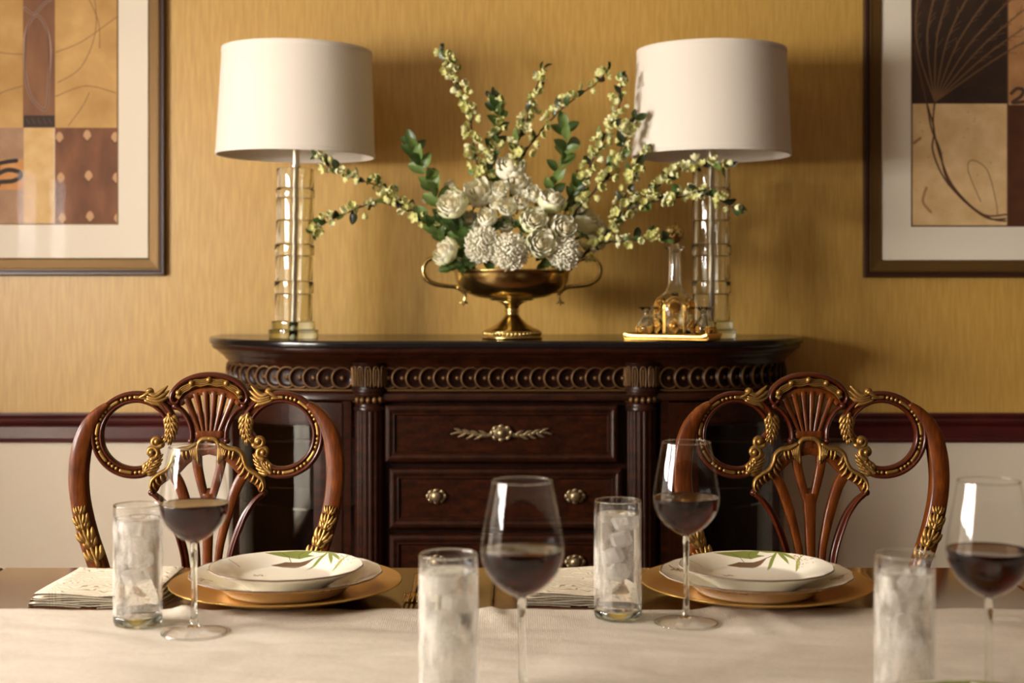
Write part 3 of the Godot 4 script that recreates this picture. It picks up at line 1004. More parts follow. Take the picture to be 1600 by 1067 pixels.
# ---------------------------------------------------------------- table lamps
func lamp(label: String, x: float, z: float, lean: float) -> void:
	var o := thing("table_lamp", label, "lamp", Vector3(x, SB_TOP, z), "crystal table lamps")
	o.rotation.z = lean
	# stacked crystal discs round a metal rod: [y0, y1, radius]
	var blocks := [[0.0, 0.026, 0.07], [0.026, 0.049, 0.061], [0.05, 0.125, 0.0525], [0.126, 0.161, 0.055], [0.162, 0.231, 0.0525], [0.232, 0.264, 0.0555], [0.265, 0.33, 0.0525], [0.331, 0.392, 0.0525], [0.393, 0.42, 0.0545], [0.421, 0.477, 0.0525]]
	for i in blocks.size():
		var b: Array = blocks[i]
		var c := 0.0022
		var mb := MB.new()
		if i >= 2:
			# thick-walled clear block round the rod
			mb.lathe([[b[2] - 0.011, b[0] + 0.0003], [b[2] - c, b[0] + 0.0003], [b[2], b[0] + c], [b[2], b[1] - c], [b[2] - c, b[1] - 0.0003], [b[2] - 0.011, b[1] - 0.0003], [b[2] - 0.011, b[0] + 0.0003]], 56)
			part("crystal_block", mb, M.crystal, o)
			continue
		mb.lathe([[0.0095, b[0] + 0.0004], [b[2] - c, b[0] + 0.0004], [b[2], b[0] + c], [b[2], b[1] - c], [b[2] - c, b[1] - 0.0004], [0.0095, b[1] - 0.0004], [0.0095, b[0] + 0.0004]], 40)
		part("crystal_block", mb, M.crystal_green if i < 2 else M.crystal, o)
	var mb2 := MB.new()
	mb2.lathe([[0.0005, 0.002], [0.009, 0.002], [0.009, 0.478], [0.014, 0.479], [0.014, 0.487], [0.0115, 0.489], [0.0115, 0.57], [0.017, 0.573], [0.017, 0.64], [0.0005, 0.641]], 20)
	part("rod", mb2, M.nickel, o)
	# harp and finial inside the shade
	mb2 = MB.new()
	var path := PackedVector3Array()
	var rad := PackedFloat32Array()
	for i in 21:
		var a := PI * i / 20.0
		path.append(Vector3(0.05 * cos(a), 0.58 + 0.21 * sin(a), 0))
		rad.append(0.002)
	mb2.tube(path, rad, 6)
	for k in 3:
		var a := TAU * k / 3.0 + 0.5
		mb2.tube(PackedVector3Array([Vector3(0, 0.793, 0), Vector3(0.206 * cos(a), 0.808, 0.206 * sin(a))]), PackedFloat32Array([0.002, 0.002]), 6)
	mb2.ball(Vector3(0, 0.803, 0), Vector3(0.008, 0.012, 0.008), 6, 10)
	part("harp", mb2, M.nickel, o)
	mb2 = MB.new()
	mb2.ball(Vector3(0, 0.68, 0), Vector3(0.028, 0.04, 0.028), 8, 14)
	part("bulb", mb2, M.ceramic, o)
	# drum shade, open at both ends, with rolled hems
	var sh := Node3D.new()
	sh.name = "shade"
	o.add_child(sh, true)
	var r0 := 0.222
	var r1 := 0.2085
	var y0 := 0.512
	var y1 := 0.808
	mb2 = MB.new()
	mb2.lathe([[r0, y0], [r1, y1], [r1 - 0.002, y1], [r0 - 0.002, y0], [r0, y0]], 96)
	part("shade_drum", mb2, M.shade, sh)
	mb2 = MB.new()
	mb2.lathe([[r0 - 0.003, y0 - 0.0005], [r0 + 0.0012, y0 - 0.0005], [r0 + 0.0008, y0 + 0.011], [r0 - 0.003, y0 + 0.011], [r0 - 0.003, y0 - 0.0005]], 96)
	part("shade_hem", mb2, M.shade, sh)
	mb2 = MB.new()
	mb2.lathe([[r1 - 0.003, y1 + 0.0005], [r1 + 0.0012, y1 + 0.0005], [r1 + 0.0016, y1 - 0.011], [r1 - 0.003, y1 - 0.011], [r1 - 0.003, y1 + 0.0005]], 96)
	part("shade_hem", mb2, M.shade, sh)

# ---------------------------------------------------------------- footed bowl with flowers
const VASE := Vector3(0.0, SB_TOP, -3.97)

func footed_bowl() -> void:
	var o := thing("footed_bowl", "polished brass footed bowl with two scroll handles holding white flowers", "bowl", VASE)
	var mb := MB.new()
	mb.lathe([[0.0005, 0.0], [0.083, 0.0], [0.085, 0.004], [0.083, 0.009], [0.078, 0.011], [0.079, 0.02], [0.076, 0.025], [0.06, 0.031], [0.042, 0.042], [0.028, 0.055], [0.02, 0.066], [0.0185, 0.073], [0.021, 0.079], [0.019, 0.083], [0.021, 0.092], [0.032, 0.1], [0.044, 0.104], [0.0005, 0.106]], 56)
	part("foot", mb, M.brass, o)
	mb = MB.new()
	for i in 44:
		var a := TAU * i / 44.0
		mb.ball(Vector3(0.079 * cos(a), 0.0155, 0.079 * sin(a)), Vector3(0.0045, 0.0055, 0.0045), 4, 6)
	part("foot_beading", mb, M.brass, o)
	mb = MB.new()
	mb.lathe([[0.0005, 0.1045], [0.05, 0.106], [0.06, 0.1075], [0.064, 0.111], [0.1, 0.116], [0.127, 0.127], [0.146, 0.143], [0.157, 0.162], [0.16, 0.18], [0.162, 0.187], [0.1655, 0.189], [0.1655, 0.193], [0.158, 0.193], [0.155, 0.176], [0.148, 0.155], [0.12, 0.132], [0.06, 0.116], [0.0005, 0.114]], 72)
	part("basin", mb, M.brass, o)
	for s in [-1.0, 1.0]:
		mb = MB.new()
		var pts := [[715, 421, 3.2], [700, 405, 3.4], [684, 401, 3.4], [671, 405, 3.4], [664.5, 418, 3.6], [668, 432, 3.8], [681, 441, 3.6], [700, 444.5, 3.4], [716, 446.5, 3.2], [726, 453, 3.0], [730, 461, 2.6], [727, 470, 2.0]]
		var path := PackedVector3Array()
		var rad := PackedFloat32Array()
		for i in pts.size() - 1:
			var p0: Array = pts[maxi(i - 1, 0)]
			var p1: Array = pts[i]
			var p2: Array = pts[i + 1]
			var p3: Array = pts[mini(i + 2, pts.size() - 1)]
			for k in 5:
				var t := k / 5.0
				path.append(Vector3(s * (803.0 - cubic_interpolate(p1[0], p2[0], p0[0], p3[0], t)) / 560.0, (527.0 - cubic_interpolate(p1[1], p2[1], p0[1], p3[1], t)) / 560.0, 0))
				rad.append(lerpf(p1[2], p2[2], t) / 560.0)
		mb.tube(path, rad, 8)
		var tip := path[path.size() - 1]
		for q in [[-0.012, -0.006], [0.012, -0.006], [0.0, -0.012]]:
			mb.tube(PackedVector3Array([tip, tip + Vector3(q[0] * 0.6, q[1] * 0.2 - 0.002, 0), tip + Vector3(q[0], q[1], 0)]), PackedFloat32Array([0.0035, 0.004, 0.001]), 6)
		mb.ball(Vector3(s * (803.0 - 719.0) / 560.0, (527.0 - 447.5) / 560.0, 0), Vector3(0.007, 0.006, 0.007), 5, 8)
		part("handle", mb, M.brass, o)

func petal_mesh(w: float, h: float, cup: float, curl: float, thick := 0.0) -> ArrayMesh:
	# a cupped petal that starts at the origin and rises along y, its hollow facing -z... outer side +z
	var mb := MB.new()
	var rows := []
	var nv := 7
	var nu := 7
	for j in nv:
		var t := float(j) / (nv - 1)
		var half := w * 0.5 * sin(PI * clampf(0.12 + 0.73 * t, 0.0, 1.0)) * (1.0 if t < 0.85 else 0.92)
		var row := PackedVector3Array()
		for i in nu:
			var s := 2.0 * i / (nu - 1) - 1.0
			var ang := s * cup
			var z := h * (0.28 * sin(t * 2.2)) + curl * h * t * t * t
			var x := half * (sin(ang) / sin(cup) if cup > 0.01 else s)
			var back := half * (1.0 - cos(ang)) / maxf(sin(cup), 0.01)
			row.append(Vector3(x, h * t * (1.0 - 0.12 * s * s * t), z - back))
		rows.append(row)
	mb.grid(rows, false, false, false)
	return mb.mesh()

var rose_meshes := []
func rose(at: Vector3, r: float, face: Vector3, outer: Material, label: String, group: String, called := "rose", fullness := 1.0) -> void:
	var o := thing(called, label, "flower", at, group)
	var up := face.normalized()
	var side := up.cross(Vector3.RIGHT if absf(up.x) < 0.8 else Vector3.UP).normalized()
	o.basis = Basis(side, up, side.cross(up)).orthonormalized().scaled(Vector3.ONE * r)
	o.position = at
	if rose_meshes.is_empty():
		rose_meshes = [petal_mesh(1.35, 1.35, 0.9, -0.25), petal_mesh(1.2, 1.3, 0.95, -0.05), petal_mesh(0.95, 1.2, 1.05, 0.0), petal_mesh(0.7, 1.1, 1.15, 0.02)]
		var heart := MB.new()
		# spiral bud heart
		var rows := []
		for j in 5:
			var t := j / 4.0
			var row := PackedVector3Array()
			for i in 40:
				var a := TAU * 2.6 * i / 39.0
				var rr := (0.05 + 0.26 * i / 39.0) * (0.6 + 0.5 * sin(t * 2.4))
				row.append(Vector3(rr * cos(a), 0.35 + 0.78 * t - 0.1 * i / 39.0 * t, rr * sin(a)))
			rows.append(row)
		heart.grid(rows, false, false, false)
		rose_meshes.append(heart.mesh())
		var sep := MB.new()
		sep.ball(Vector3(0, 0.02, 0), Vector3(0.3, 0.24, 0.3), 6, 10)
		for k in 5:
			var a := TAU * k / 5.0
			var d := Vector3(cos(a), 0, sin(a))
			sep.tube(PackedVector3Array([d * 0.2 + Vector3(0, -0.02, 0), d * 0.5 + Vector3(0, 0.05, 0), d * 0.75 + Vector3(0, -0.12, 0)]), PackedFloat32Array([0.09, 0.08, 0.02]), 5)
		sep.tube(PackedVector3Array([Vector3(0, -0.1, 0), Vector3(0, -1.6, 0)]), PackedFloat32Array([0.08, 0.07]), 6)
		rose_meshes.append(sep.mesh())
	# layers: [count, mesh, tilt outwards, start radius, lift]
	var turn := rng.randf() * TAU
	for lay in [[5, 0, 0.62 * fullness, 0.24, -0.1], [5, 1, 0.4 * fullness, 0.22, -0.02], [5, 2, 0.22 * fullness, 0.17, 0.04], [4, 3, 0.05, 0.1, 0.1]]:
		for k in lay[0]:
			var a: float = turn + TAU * k / lay[0] + rng.randf_range(-0.15, 0.15)
			var b := Basis(Vector3.UP, a) * Basis(Vector3.RIGHT, lay[2] + rng.randf_range(-0.08, 0.08))
			var sc := 0.72 * rng.randf_range(0.92, 1.06)
			put("petal", rose_meshes[lay[1]], outer if lay[1] < 1 else (M.rose if lay[1] < 3 else M.rose_heart), o, Transform3D(b.scaled(Vector3.ONE * sc), Basis(Vector3.UP, a) * Vector3(0, lay[4] - 0.25, lay[3])))
		turn += 0.6
	put("heart", rose_meshes[4], M.rose_heart, o, Transform3D(Basis().scaled(Vector3(0.8, 0.72, 0.8)), Vector3(0, -0.1, 0)))
	put("sepals", rose_meshes[5], M.leaf_light, o, Transform3D(Basis(), Vector3(0, -0.32, 0)))

var mum_mesh: ArrayMesh
func mum(at: Vector3, r: float, face: Vector3, label: String) -> void:
	var o := thing("chrysanthemum", label, "flower", at, "white chrysanthemums in the brass bowl")
	var up := face.normalized()
	var side := up.cross(Vector3.RIGHT if absf(up.x) < 0.8 else Vector3.UP).normalized()
	o.basis = Basis(side, up, side.cross(up)).orthonormalized().scaled(Vector3.ONE * r)
	if mum_mesh == null:
		var mb := MB.new()
		var n := 210
		for i in n:
			var t := (i + 0.5) / n
			var pol := acos(1.0 - 1.6 * t)
			var az := i * 2.39996
			var d := Vector3(sin(pol) * cos(az), cos(pol), sin(pol) * sin(az))
			var tan := (Vector3.UP - d * d.y).normalized().rotated(d, rng.randf_range(-0.7, 0.7))
			var len := rng.randf_range(0.82, 1.12)
			# each petal: a narrow tongue that bends at its tip
			mb.tube(PackedVector3Array([d * 0.3, d * len * 0.7 - tan * 0.05, d * len * 0.95, d * len + tan * rng.randf_range(0.05, 0.22)]), PackedFloat32Array([0.03, 0.06, 0.07, 0.04]), 5)
		mum_mesh = mb.mesh()
	var p := put("petals", mum_mesh, M.mum, o)
	p.set_meta("kind", "stuff")
	var st := MB.new()
	st.tube(PackedVector3Array([Vector3(0, 0.2, 0), Vector3(0, -0.5, 0), Vector3(0, -1.5, 0)]), PackedFloat32Array([0.35, 0.12, 0.08]), 8)
	part("stem", st, M.leaf_light, o)

var leaf_mesh: ArrayMesh
var blossom_meshes := []
func small_meshes() -> void:
	var mb := MB.new()
	var rows := []
	for j in 8:
		var t := j / 7.0
		var hw := 0.29 * pow(sin(PI * clampf(t * 0.96 + 0.02, 0, 1)), 0.75)
		rows.append(PackedVector3Array([Vector3(-hw, t, 0.10 * sin(t * 3.0) + hw * 0.35), Vector3(-hw * 0.5, t, 0.10 * sin(t * 3.0) + hw * 0.1), Vector3(0, t, 0.10 * sin(t * 3.0)), Vector3(hw * 0.5, t, 0.10 * sin(t * 3.0) + hw * 0.1), Vector3(hw, t, 0.10 * sin(t * 3.0) + hw * 0.35)]))
	mb.grid(rows, false, false, false)
	leaf_mesh = mb.mesh()
	for open in [0.35, 0.8, 0.08]:
		mb = MB.new()
		for k in 5:
			var a := TAU * k / 5.0
			var b := Basis(Vector3.UP, a) * Basis(Vector3.RIGHT, open)
			var rr := []
			for j in 5:
				var t := j / 4.0
				var half := 0.34 * sin(PI * (0.15 + 0.7 * t))
				var row := PackedVector3Array()
				for i in 5:
					var s := i / 2.0 - 1.0
					row.append(b * Vector3(half * s, 0.85 * t, 0.12 + 0.3 * sin(t * 2.4) - 0.22 * s * s * half / 0.34))
				rr.append(row)
			mb.grid(rr, false, false, false)
		mb.ball(Vector3(0, 0.05, 0), Vector3(0.16, 0.16, 0.16), 4, 7)
		blossom_meshes.append(mb.mesh())

func rand_basis(dir: Vector3) -> Basis:
	var up := dir.normalized()
	var side := up.cross(Vector3(rng.randf_range(-1, 1), rng.randf_range(-1, 1), rng.randf_range(-1, 1))).normalized()
	return Basis(side, up, side.cross(up))

func branch(label: String, pts: Array, group: String, d0: float, d1: float, bloom := 1.0, foliage := 1.0) -> void:
	# pts: picture points along the twig; d0 / d1: distance at its foot and at its tip
	var path := PackedVector3Array()
	var rad := PackedFloat32Array()
	var m := pts.size()
	for i in m - 1:
		for k in 6:
			var t := k / 6.0
			var q: Vector2 = pts[i].cubic_interpolate(pts[i + 1], pts[maxi(i - 1, 0)], pts[mini(i + 2, m - 1)], t)
			var f := (i + t) / (m - 1)
			path.append(px(q.x + rng.randf_range(-0.8, 0.8), q.y + rng.randf_range(-0.8, 0.8), lerpf(d0, d1, f)))
			rad.append(lerpf(0.0032, 0.0012, f))
	path.append(px(pts[m - 1].x, pts[m - 1].y, d1))
	rad.append(0.001)
	var o := thing("blossom_branch", label, "branch", path[0], group)
	var mb := MB.new()
	var local := PackedVector3Array()
	for p in path:
		local.append(p - path[0])
	mb.tube(local, rad, 6)
	part("twig", mb, M.stem, o)
	var total := 0.0
	for i in path.size() - 1:
		total += path[i].distance_to(path[i + 1])
	var nb := int(total / 0.0098 * bloom)
	for i in nb:
		var f := lerpf(0.12, 0.99, (i + rng.randf()) / nb)
		var k := mini(int(f * (local.size() - 1)), local.size() - 2)
		var c: Vector3 = local[k].lerp(local[k + 1], fposmod(f * (local.size() - 1), 1.0))
		var dir := Vector3(rng.randf_range(-1, 1), rng.randf_range(-0.5, 1), rng.randf_range(-0.4, 1)).normalized()
		put("blossom", blossom_meshes[[0, 1, 0, 2][rng.randi() % 4]], M.blossom if rng.randf() < 0.65 else M.blossom_pale, o, Transform3D(rand_basis(dir).scaled(Vector3.ONE * rng.randf_range(0.015, 0.023)), c + dir * rng.randf_range(0.004, 0.02)))
	var nl := int(total / 0.019 * foliage)
	for i in nl + 2:
		var f := 1.0 if i >= nl else lerpf(0.08, 0.97, (i + rng.randf()) / nl)
		var k := mini(int(f * (local.size() - 1)), local.size() - 2)
		var along := (local[k + 1] - local[k]).normalized()
		var dir := (along * 0.8 + Vector3(rng.randf_range(-1, 1), rng.randf_range(-0.6, 1), rng.randf_range(-0.6, 0.8))).normalized()
		put("leaf", leaf_mesh, [M.leaf, M.leaf_dark, M.leaf_light][rng.randi() % 3], o, Transform3D(rand_basis(dir).scaled(Vector3.ONE * rng.randf_range(0.022, 0.042)), local[k + (1 if f >= 1.0 else 0)]))

func sprig(label: String, pts: Array, d: float, size: float, n: int) -> void:
	var path := PackedVector3Array()
	var rad := PackedFloat32Array()
	var m := pts.size()
	for i in m - 1:
		for k in 5:
			var q: Vector2 = pts[i].cubic_interpolate(pts[i + 1], pts[maxi(i - 1, 0)], pts[mini(i + 2, m - 1)], k / 5.0)
			path.append(px(q.x, q.y, d))
			rad.append(lerpf(0.003, 0.0015, (i + k / 5.0) / (m - 1)))
	path.append(px(pts[m - 1].x, pts[m - 1].y, d))
	rad.append(0.0012)
	var o := thing("leafy_sprig", label, "sprig", path[0], "leafy green sprigs in the brass bowl")
	var local := PackedVector3Array()
	for p in path:
		local.append(p - path[0])
	var mb := MB.new()
	mb.tube(local, rad, 6)
	part("stem", mb, M.green_stem, o)
	for i in n:
		var f := lerpf(0.1, 1.0, float(i) / (n - 1))
		var k := mini(int(f * (local.size() - 1)), local.size() - 2)
		var along := (local[k + 1] - local[k]).normalized()
		var a := i * 2.4
		var out := (Vector3(cos(a), 0, 0.8 * sin(a) + 0.2)).normalized()
		var dir := (along * rng.randf_range(0.5, 1.0) + out * rng.randf_range(0.6, 1.0)).normalized()
		if i == n - 1:
			dir = along
		# blades turn their faces roughly to the room
		var sidev := dir.cross(Vector3(rng.randf_range(-0.5, 0.5), 0.4, 1)).normalized()
		put("leaf", leaf_mesh, M.leaf if rng.randf() < 0.6 else M.leaf_light, o, Transform3D(Basis(sidev, dir, sidev.cross(dir)).scaled(Vector3.ONE * size * rng.randf_range(0.95, 1.35)), local[k + 1]))

func flowers() -> void:
	small_meshes()
	var told := [
		"large green-tinged rose beside the leaning leafy sprig", "cupped green-tinged rose hanging over the bowl rim by a handle",
		"full cream rose between the large sprig-side rose and spray roses", "topmost cream rose at the crown of the bouquet",
		"small spray rose just under the topmost rose, towards the leafy sprig", "cream rose directly under the topmost rose",
		"small spray rose in the middle of the bouquet above the dark leaves", "small spray rose touching the middle spray rose",
		"small spray rose between the cream rose and the upright greenish rose", "upright greenish rose at the foot of the pale-leaved sprig",
		"greenish rose above the wide open spiral rose", "wide open greenish rose with clear spiral heart above the bowl rim",
		"cream rose resting over a chrysanthemum towards the decanter", "small spray rose right above the first chrysanthemum",
		"tiny spray rose bud squeezed between two larger blooms", "pale greenish rose turned away towards the decanter",
		"outermost greenish rose turned to the lamp above the decanter", "small spray rose half hidden behind the large sprig-side rose",
		"tiny white bud peeping out of the leaning leafy sprig", "cream rose deep in leaves beneath the large sprig-side rose",
		"small spray rose deep in leaves between two chrysanthemums", "small spray rose wedged between three greenish roses"]
	var count := 0
	# [x, y, radius px, depth, face dir, kind]
	for f in [[710, 322, 29, 3.86, Vector3(-0.35, 0.5, 0.8), 1], [701, 396, 27, 3.86, Vector3(-0.75, 0.45, 0.45), 1], [750, 306, 30, 3.93, Vector3(-0.1, 0.6, 0.7), 0], [798, 267, 29, 3.97, Vector3(0.0, 0.7, 0.6), 0], [783, 298, 18, 3.9, Vector3(-0.2, 0.5, 0.8), 2], [809, 292, 24, 3.94, Vector3(0.1, 0.7, 0.7), 0], [794, 324, 19, 3.87, Vector3(-0.1, 0.3, 0.9), 2], [813, 317, 18, 3.88, Vector3(0.15, 0.4, 0.9), 2], [832, 307, 19, 3.9, Vector3(0.3, 0.5, 0.8), 2], [860, 319, 27, 3.9, Vector3(0.3, 0.75, 0.5), 1], [834, 346, 26, 3.84, Vector3(0.1, 0.3, 0.95), 1], [845, 381, 28, 3.815, Vector3(0.15, 0.15, 1.0), 1], [879, 359, 26, 3.85, Vector3(0.35, 0.3, 0.9), 0], [762, 343, 20, 3.87, Vector3(-0.2, 0.6, 0.75), 2], [776, 320, 14, 3.885, Vector3(-0.1, 0.5, 0.8), 2], [908, 346, 32, 3.97, Vector3(0.75, 0.6, 0.2), 1], [927, 362, 28, 4.02, Vector3(0.9, 0.35, 0.1), 1], [704, 294, 14, 3.95, Vector3(-0.4, 0.7, 0.4), 2], [668, 311, 10, 3.98, Vector3(-0.7, 0.5, 0.4), 2], [735, 348, 20, 3.92, Vector3(-0.3, 0.4, 0.8), 0], [790, 352, 18, 3.9, Vector3(0.0, 0.4, 0.9), 2], [858, 346, 17, 3.89, Vector3(0.2, 0.5, 0.8), 2]]:
		var r: float = f[2] / F * f[3]
		var kind: int = f[5]
		rose(px(f[0], f[1], f[3]), r * 1.12, f[4], M.rose_green if kind == 1 else M.rose, told[count], ["cream roses in the brass bowl", "green-tinged roses in the brass bowl", "spray roses in the brass bowl"][kind], ["rose", "rose", "spray_rose"][kind], 0.8 if kind == 2 else 1.0)
		count += 1
	mum(px(755, 383, 3.83), 0.05, Vector3(-0.15, 0.35, 0.9), "white shaggy chrysanthemum nearest the cupped rose on the bowl rim")
	mum(px(797, 393, 3.81), 0.05, Vector3(0.05, 0.2, 1.0), "white shaggy chrysanthemum between another chrysanthemum and the wide open rose")
	mum(px(882, 395, 3.84), 0.044, Vector3(0.35, 0.1, 0.9), "white shaggy chrysanthemum under the roses towards the decanter")
	var V := func(a: Array) -> Array:
		var out := []
		for i in range(0, a.size(), 2):
			out.append(Vector2(a[i], a[i + 1]))
		return out
	var g := "blossom branches in the brass bowl"
	branch("quince blossom branch reaching out to the rim of lamp shade away from tray", V.call([715, 390, 684, 357, 646, 331, 612, 300, 570, 283, 530, 270, 497, 246]), g, 3.93, 3.86, 1.0, 1.0)
	branch("short low blossom twig pointing at lamp column away from tray", V.call([650, 333, 596, 316, 560, 325, 515, 345, 489, 361]), g, 3.9, 3.84, 0.9, 0.8)
	branch("tallest upright quince blossom branch ending in a bare bent tip", V.call([765, 330, 752, 285, 742, 240, 735, 190, 724, 150, 709, 115, 692, 80]), g, 3.95, 3.97, 1.25, 0.9)
	branch("upright blossom branch forking beside the tallest branch", V.call([775, 320, 760, 270, 772, 225, 782, 185, 768, 152]), g, 3.96, 4.0, 1.2, 1.2)
	branch("upright blossom branch with leafy tip rising above the topmost rose", V.call([805, 280, 806, 235, 820, 195, 831, 160, 847, 112]), g, 3.97, 4.0, 1.0, 1.0)
	branch("long bare-stemmed quince branch slanting up with blossoms at its tip", V.call([795, 275, 813, 246, 848, 201, 883, 166, 934, 128, 946, 112]), g, 3.96, 3.93, 0.75, 0.6)
	branch("dense blossom branch brushing the lamp shade above the decanter", V.call([895, 340, 911, 316, 943, 284, 960, 256, 978, 217, 992, 186]), g, 3.93, 3.86, 1.4, 0.9)
	branch("thin upright blossom twig ending in two leaves next to lamp shade above decanter", V.call([905, 320, 923, 258, 942, 217, 966, 172, 970, 126]), g, 3.94, 3.9, 1.1, 0.9)
	branch("blossom branch stretching across the lamp column above the decanter", V.call([885, 410, 911, 398, 953, 360, 972, 335, 997, 319, 1029, 290, 1055, 268, 1096, 258, 1134, 257]), g, 3.92, 3.82, 0.9, 0.7)
	branch("drooping blossom side twig crossing the lamp column over the decanter", V.call([985, 325, 1023, 314, 1064, 308, 1103, 303, 1148, 326]), g, 3.86, 3.81, 1.0, 0.9)
	branch("short upright blossom twig under the lamp shade above the decanter", V.call([960, 352, 969, 328, 985, 287, 991, 268, 1004, 240]), g, 3.88, 3.85, 1.1, 1.0)
	branch("lowest blossom twig reaching across to the decanter stopper", V.call([890, 412, 911, 400, 940, 379, 966, 378, 1004, 371, 1042, 374]), g, 3.9, 3.83, 0.7, 0.8)
	sprig("glossy green leafy sprig leaning out over the brass bowl beside the big rose", V.call([700, 370, 690, 330, 676, 292, 658, 258, 648, 232]), 3.92, 0.044, 22)
	sprig("upright leafy sprig with broad pale leaves behind the roses nearer decanter", V.call([860, 320, 864, 290, 876, 255, 886, 230, 882, 204]), 3.96, 0.046, 15)
	sprig("dark leafy sprig standing between the tall blossom branches", V.call([768, 300, 770, 251, 780, 197, 776, 166]), 3.99, 0.04, 16)
	sprig("short leafy sprig tucked low at bowl rim under the large side rose", V.call([760, 400, 715, 395, 690, 372, 668, 345]), 3.9, 0.04, 14)
	sprig("short leafy sprig tucked between the roses and blossom twigs", V.call([880, 340, 892, 310, 905, 290]), 3.96, 0.036, 12)
	sprig("dark leafy sprig low in the bowl between the chrysanthemums", V.call([740, 410, 760, 365, 790, 350, 815, 362, 800, 410]), 3.9, 0.036, 18)
	sprig("leafy sprig hanging just over the bowl rim beside a chrysanthemum", V.call([860, 380, 850, 405, 862, 412]), 3.87, 0.034, 10)
	sprig("broad dark leafy sprig showing under the big side rose", V.call([745, 400, 722, 372, 706, 352]), 3.89, 0.046, 14)
	sprig("dark leafy sprig showing between the chrysanthemums and cupped side rose", V.call([770, 400, 735, 412, 708, 418]), 3.86, 0.042, 13)
	sprig("leafy sprig filling the rim under the first chrysanthemum", V.call([750, 380, 735, 405, 722, 412]), 3.88, 0.036, 10)

# ---------------------------------------------------------------- decanter set
func decanter_set() -> void:
	var d := 3.89
	var k := d / F
	var cx := (1054.0 - 800.0) * k
	var tr := thing("tray", "small gilt rectangular tray with raised rim under the decanter", "tray", Vector3(cx - 0.006, SB_TOP, -d))
	tr.rotation.y = -0.42
	var mb := MB.new()
	mb.box(Vector3(0, 0.004, 0), Vector3(0.236, 0.006, 0.126), 0.002)
	part("tray_floor", mb, M.gold_bright, tr)
	mb = MB.new()
	for s in [-1.0, 1.0]:
		var mp := func(u: float, v: float, z: float) -> Vector3: return Vector3(u, v, s * 0.061 + z)
		mb.stroke([[-0.117, 0.016, 0.0065], [-0.108, 0.0125, 0.0065], [-0.09, 0.0105, 0.006], [0.0, 0.0105, 0.006], [0.09, 0.0105, 0.006], [0.108, 0.0125, 0.0065], [0.117, 0.016, 0.0065]], 0.003, 0.0, mp, 4, 8, 0.6)
		mb.box(Vector3(s * 0.118, 0.012, 0), Vector3(0.006, 0.014, 0.122), 0.002)
	part("tray_rim", mb, M.gold_bright, tr)
	var top := SB_TOP + 0.0075
	var o := thing("decanter", "cut glass decanter with gilded panels and round gilt stopper on tray", "decanter", Vector3(cx, top, -d))
	mb = MB.new()
	mb.lathe([[0.0005, 0.001], [0.046, 0.001], [0.051, 0.006], [0.0535, 0.03], [0.0545, 0.07], [0.0535, 0.092], [0.047, 0.109], [0.032, 0.121], [0.022, 0.131], [0.0185, 0.145], [0.0165, 0.185], [0.0165, 0.228], [0.019, 0.238], [0.027, 0.243], [0.027, 0.247], [0.013, 0.247], [0.0125, 0.2], [0.014, 0.15], [0.02, 0.124], [0.04, 0.106], [0.047, 0.09], [0.047, 0.03], [0.043, 0.012], [0.0005, 0.011]], 8 * 5)
	part("body", mb, M.crystal, o)
	# gilded panels: round medallion, crossed straps, beaded lozenge, vertical ribs - repeated round the body
	mb = MB.new()
	for q in 6:
		var a0 := q * TAU / 6.0 - 0.12
		var mp := func(u: float, v: float, z: float) -> Vector3:
			var a := a0 + u / 0.0545
			var r := 0.0552 + z - (0.006 * pow(maxf(v - 0.085, 0.0) / 0.02, 1.5))
			return Vector3(r * sin(a), v, r * cos(a))
		# medallion with eight rays
		for e in 10:
			var an := TAU * e / 10.0
			mb.stroke([[0.003 * cos(an), 0.083 + 0.003 * sin(an), 0.0016], [0.015 * cos(an), 0.083 + 0.015 * sin(an), 0.0034]], 0.0012, 0.0, mp, 2, 6)
		for e in 14:
			var an := TAU * e / 14.0
			mb.ball(mp.call(0.019 * cos(an), 0.083 + 0.019 * sin(an), 0.0), Vector3.ONE * 0.0026, 4, 6)
		for e in [[0.083, 0.0175], [0.031, 0.0125]]:
			mb.ball(mp.call(0.0, e[0], -0.0002), Vector3(e[1], e[1], 0.0016), 6, 16, Basis(Vector3.UP, a0))
		# lozenge
		for e in 4:
			var c1 := Vector2(0.019, 0).rotated(e * PI / 2)
			var c2 := Vector2(0.019, 0).rotated((e + 1) * PI / 2)
			for t in 5:
				var c := c1.lerp(c2, t / 5.0)
				mb.ball(mp.call(c.x, 0.031 + c.y, 0.0), Vector3.ONE * 0.0027, 4, 6)
		mb.ball(mp.call(0.0, 0.031, 0.0), Vector3.ONE * 0.006, 5, 8)
		for e in 8:
			var an := TAU * e / 8.0
			mb.ball(mp.call(0.0105 * cos(an), 0.031 + 0.0105 * sin(an), 0.0), Vector3.ONE * 0.0022, 4, 6)
		# dotted triangles at both sides
		for s in [-1.0, 1.0]:
			for r in 3:
				for c in 3 - r:
					mb.ball(mp.call(s * (0.02 - r * 0.0045), 0.05 + c * 0.005 + r * 0.0025, 0.0), Vector3.ONE * 0.0019, 4, 6)
			mb.stroke([[s * 0.0262, 0.012, 0.0022], [s * 0.0265, 0.05, 0.0024], [s * 0.0258, 0.094, 0.002]], 0.0014, 0.0, mp, 5, 6)
		mb.stroke([[-0.024, 0.098, 0.0026], [-0.012, 0.108, 0.0026], [0.0, 0.1105, 0.0026], [0.012, 0.108, 0.0026], [0.024, 0.098, 0.0026]], 0.0014, 0.0, mp, 4, 6)
	part("gilding", mb, M.gold_bright, o)
	var st := Node3D.new()
	st.name = "stopper"
	o.add_child(st, true)
	mb = MB.new()
	mb.lathe([[0.0005, 0.232], [0.011, 0.232], [0.012, 0.248], [0.009, 0.254], [0.012, 0.26]], 16)
	part("stopper_plug", mb, M.crystal, st)
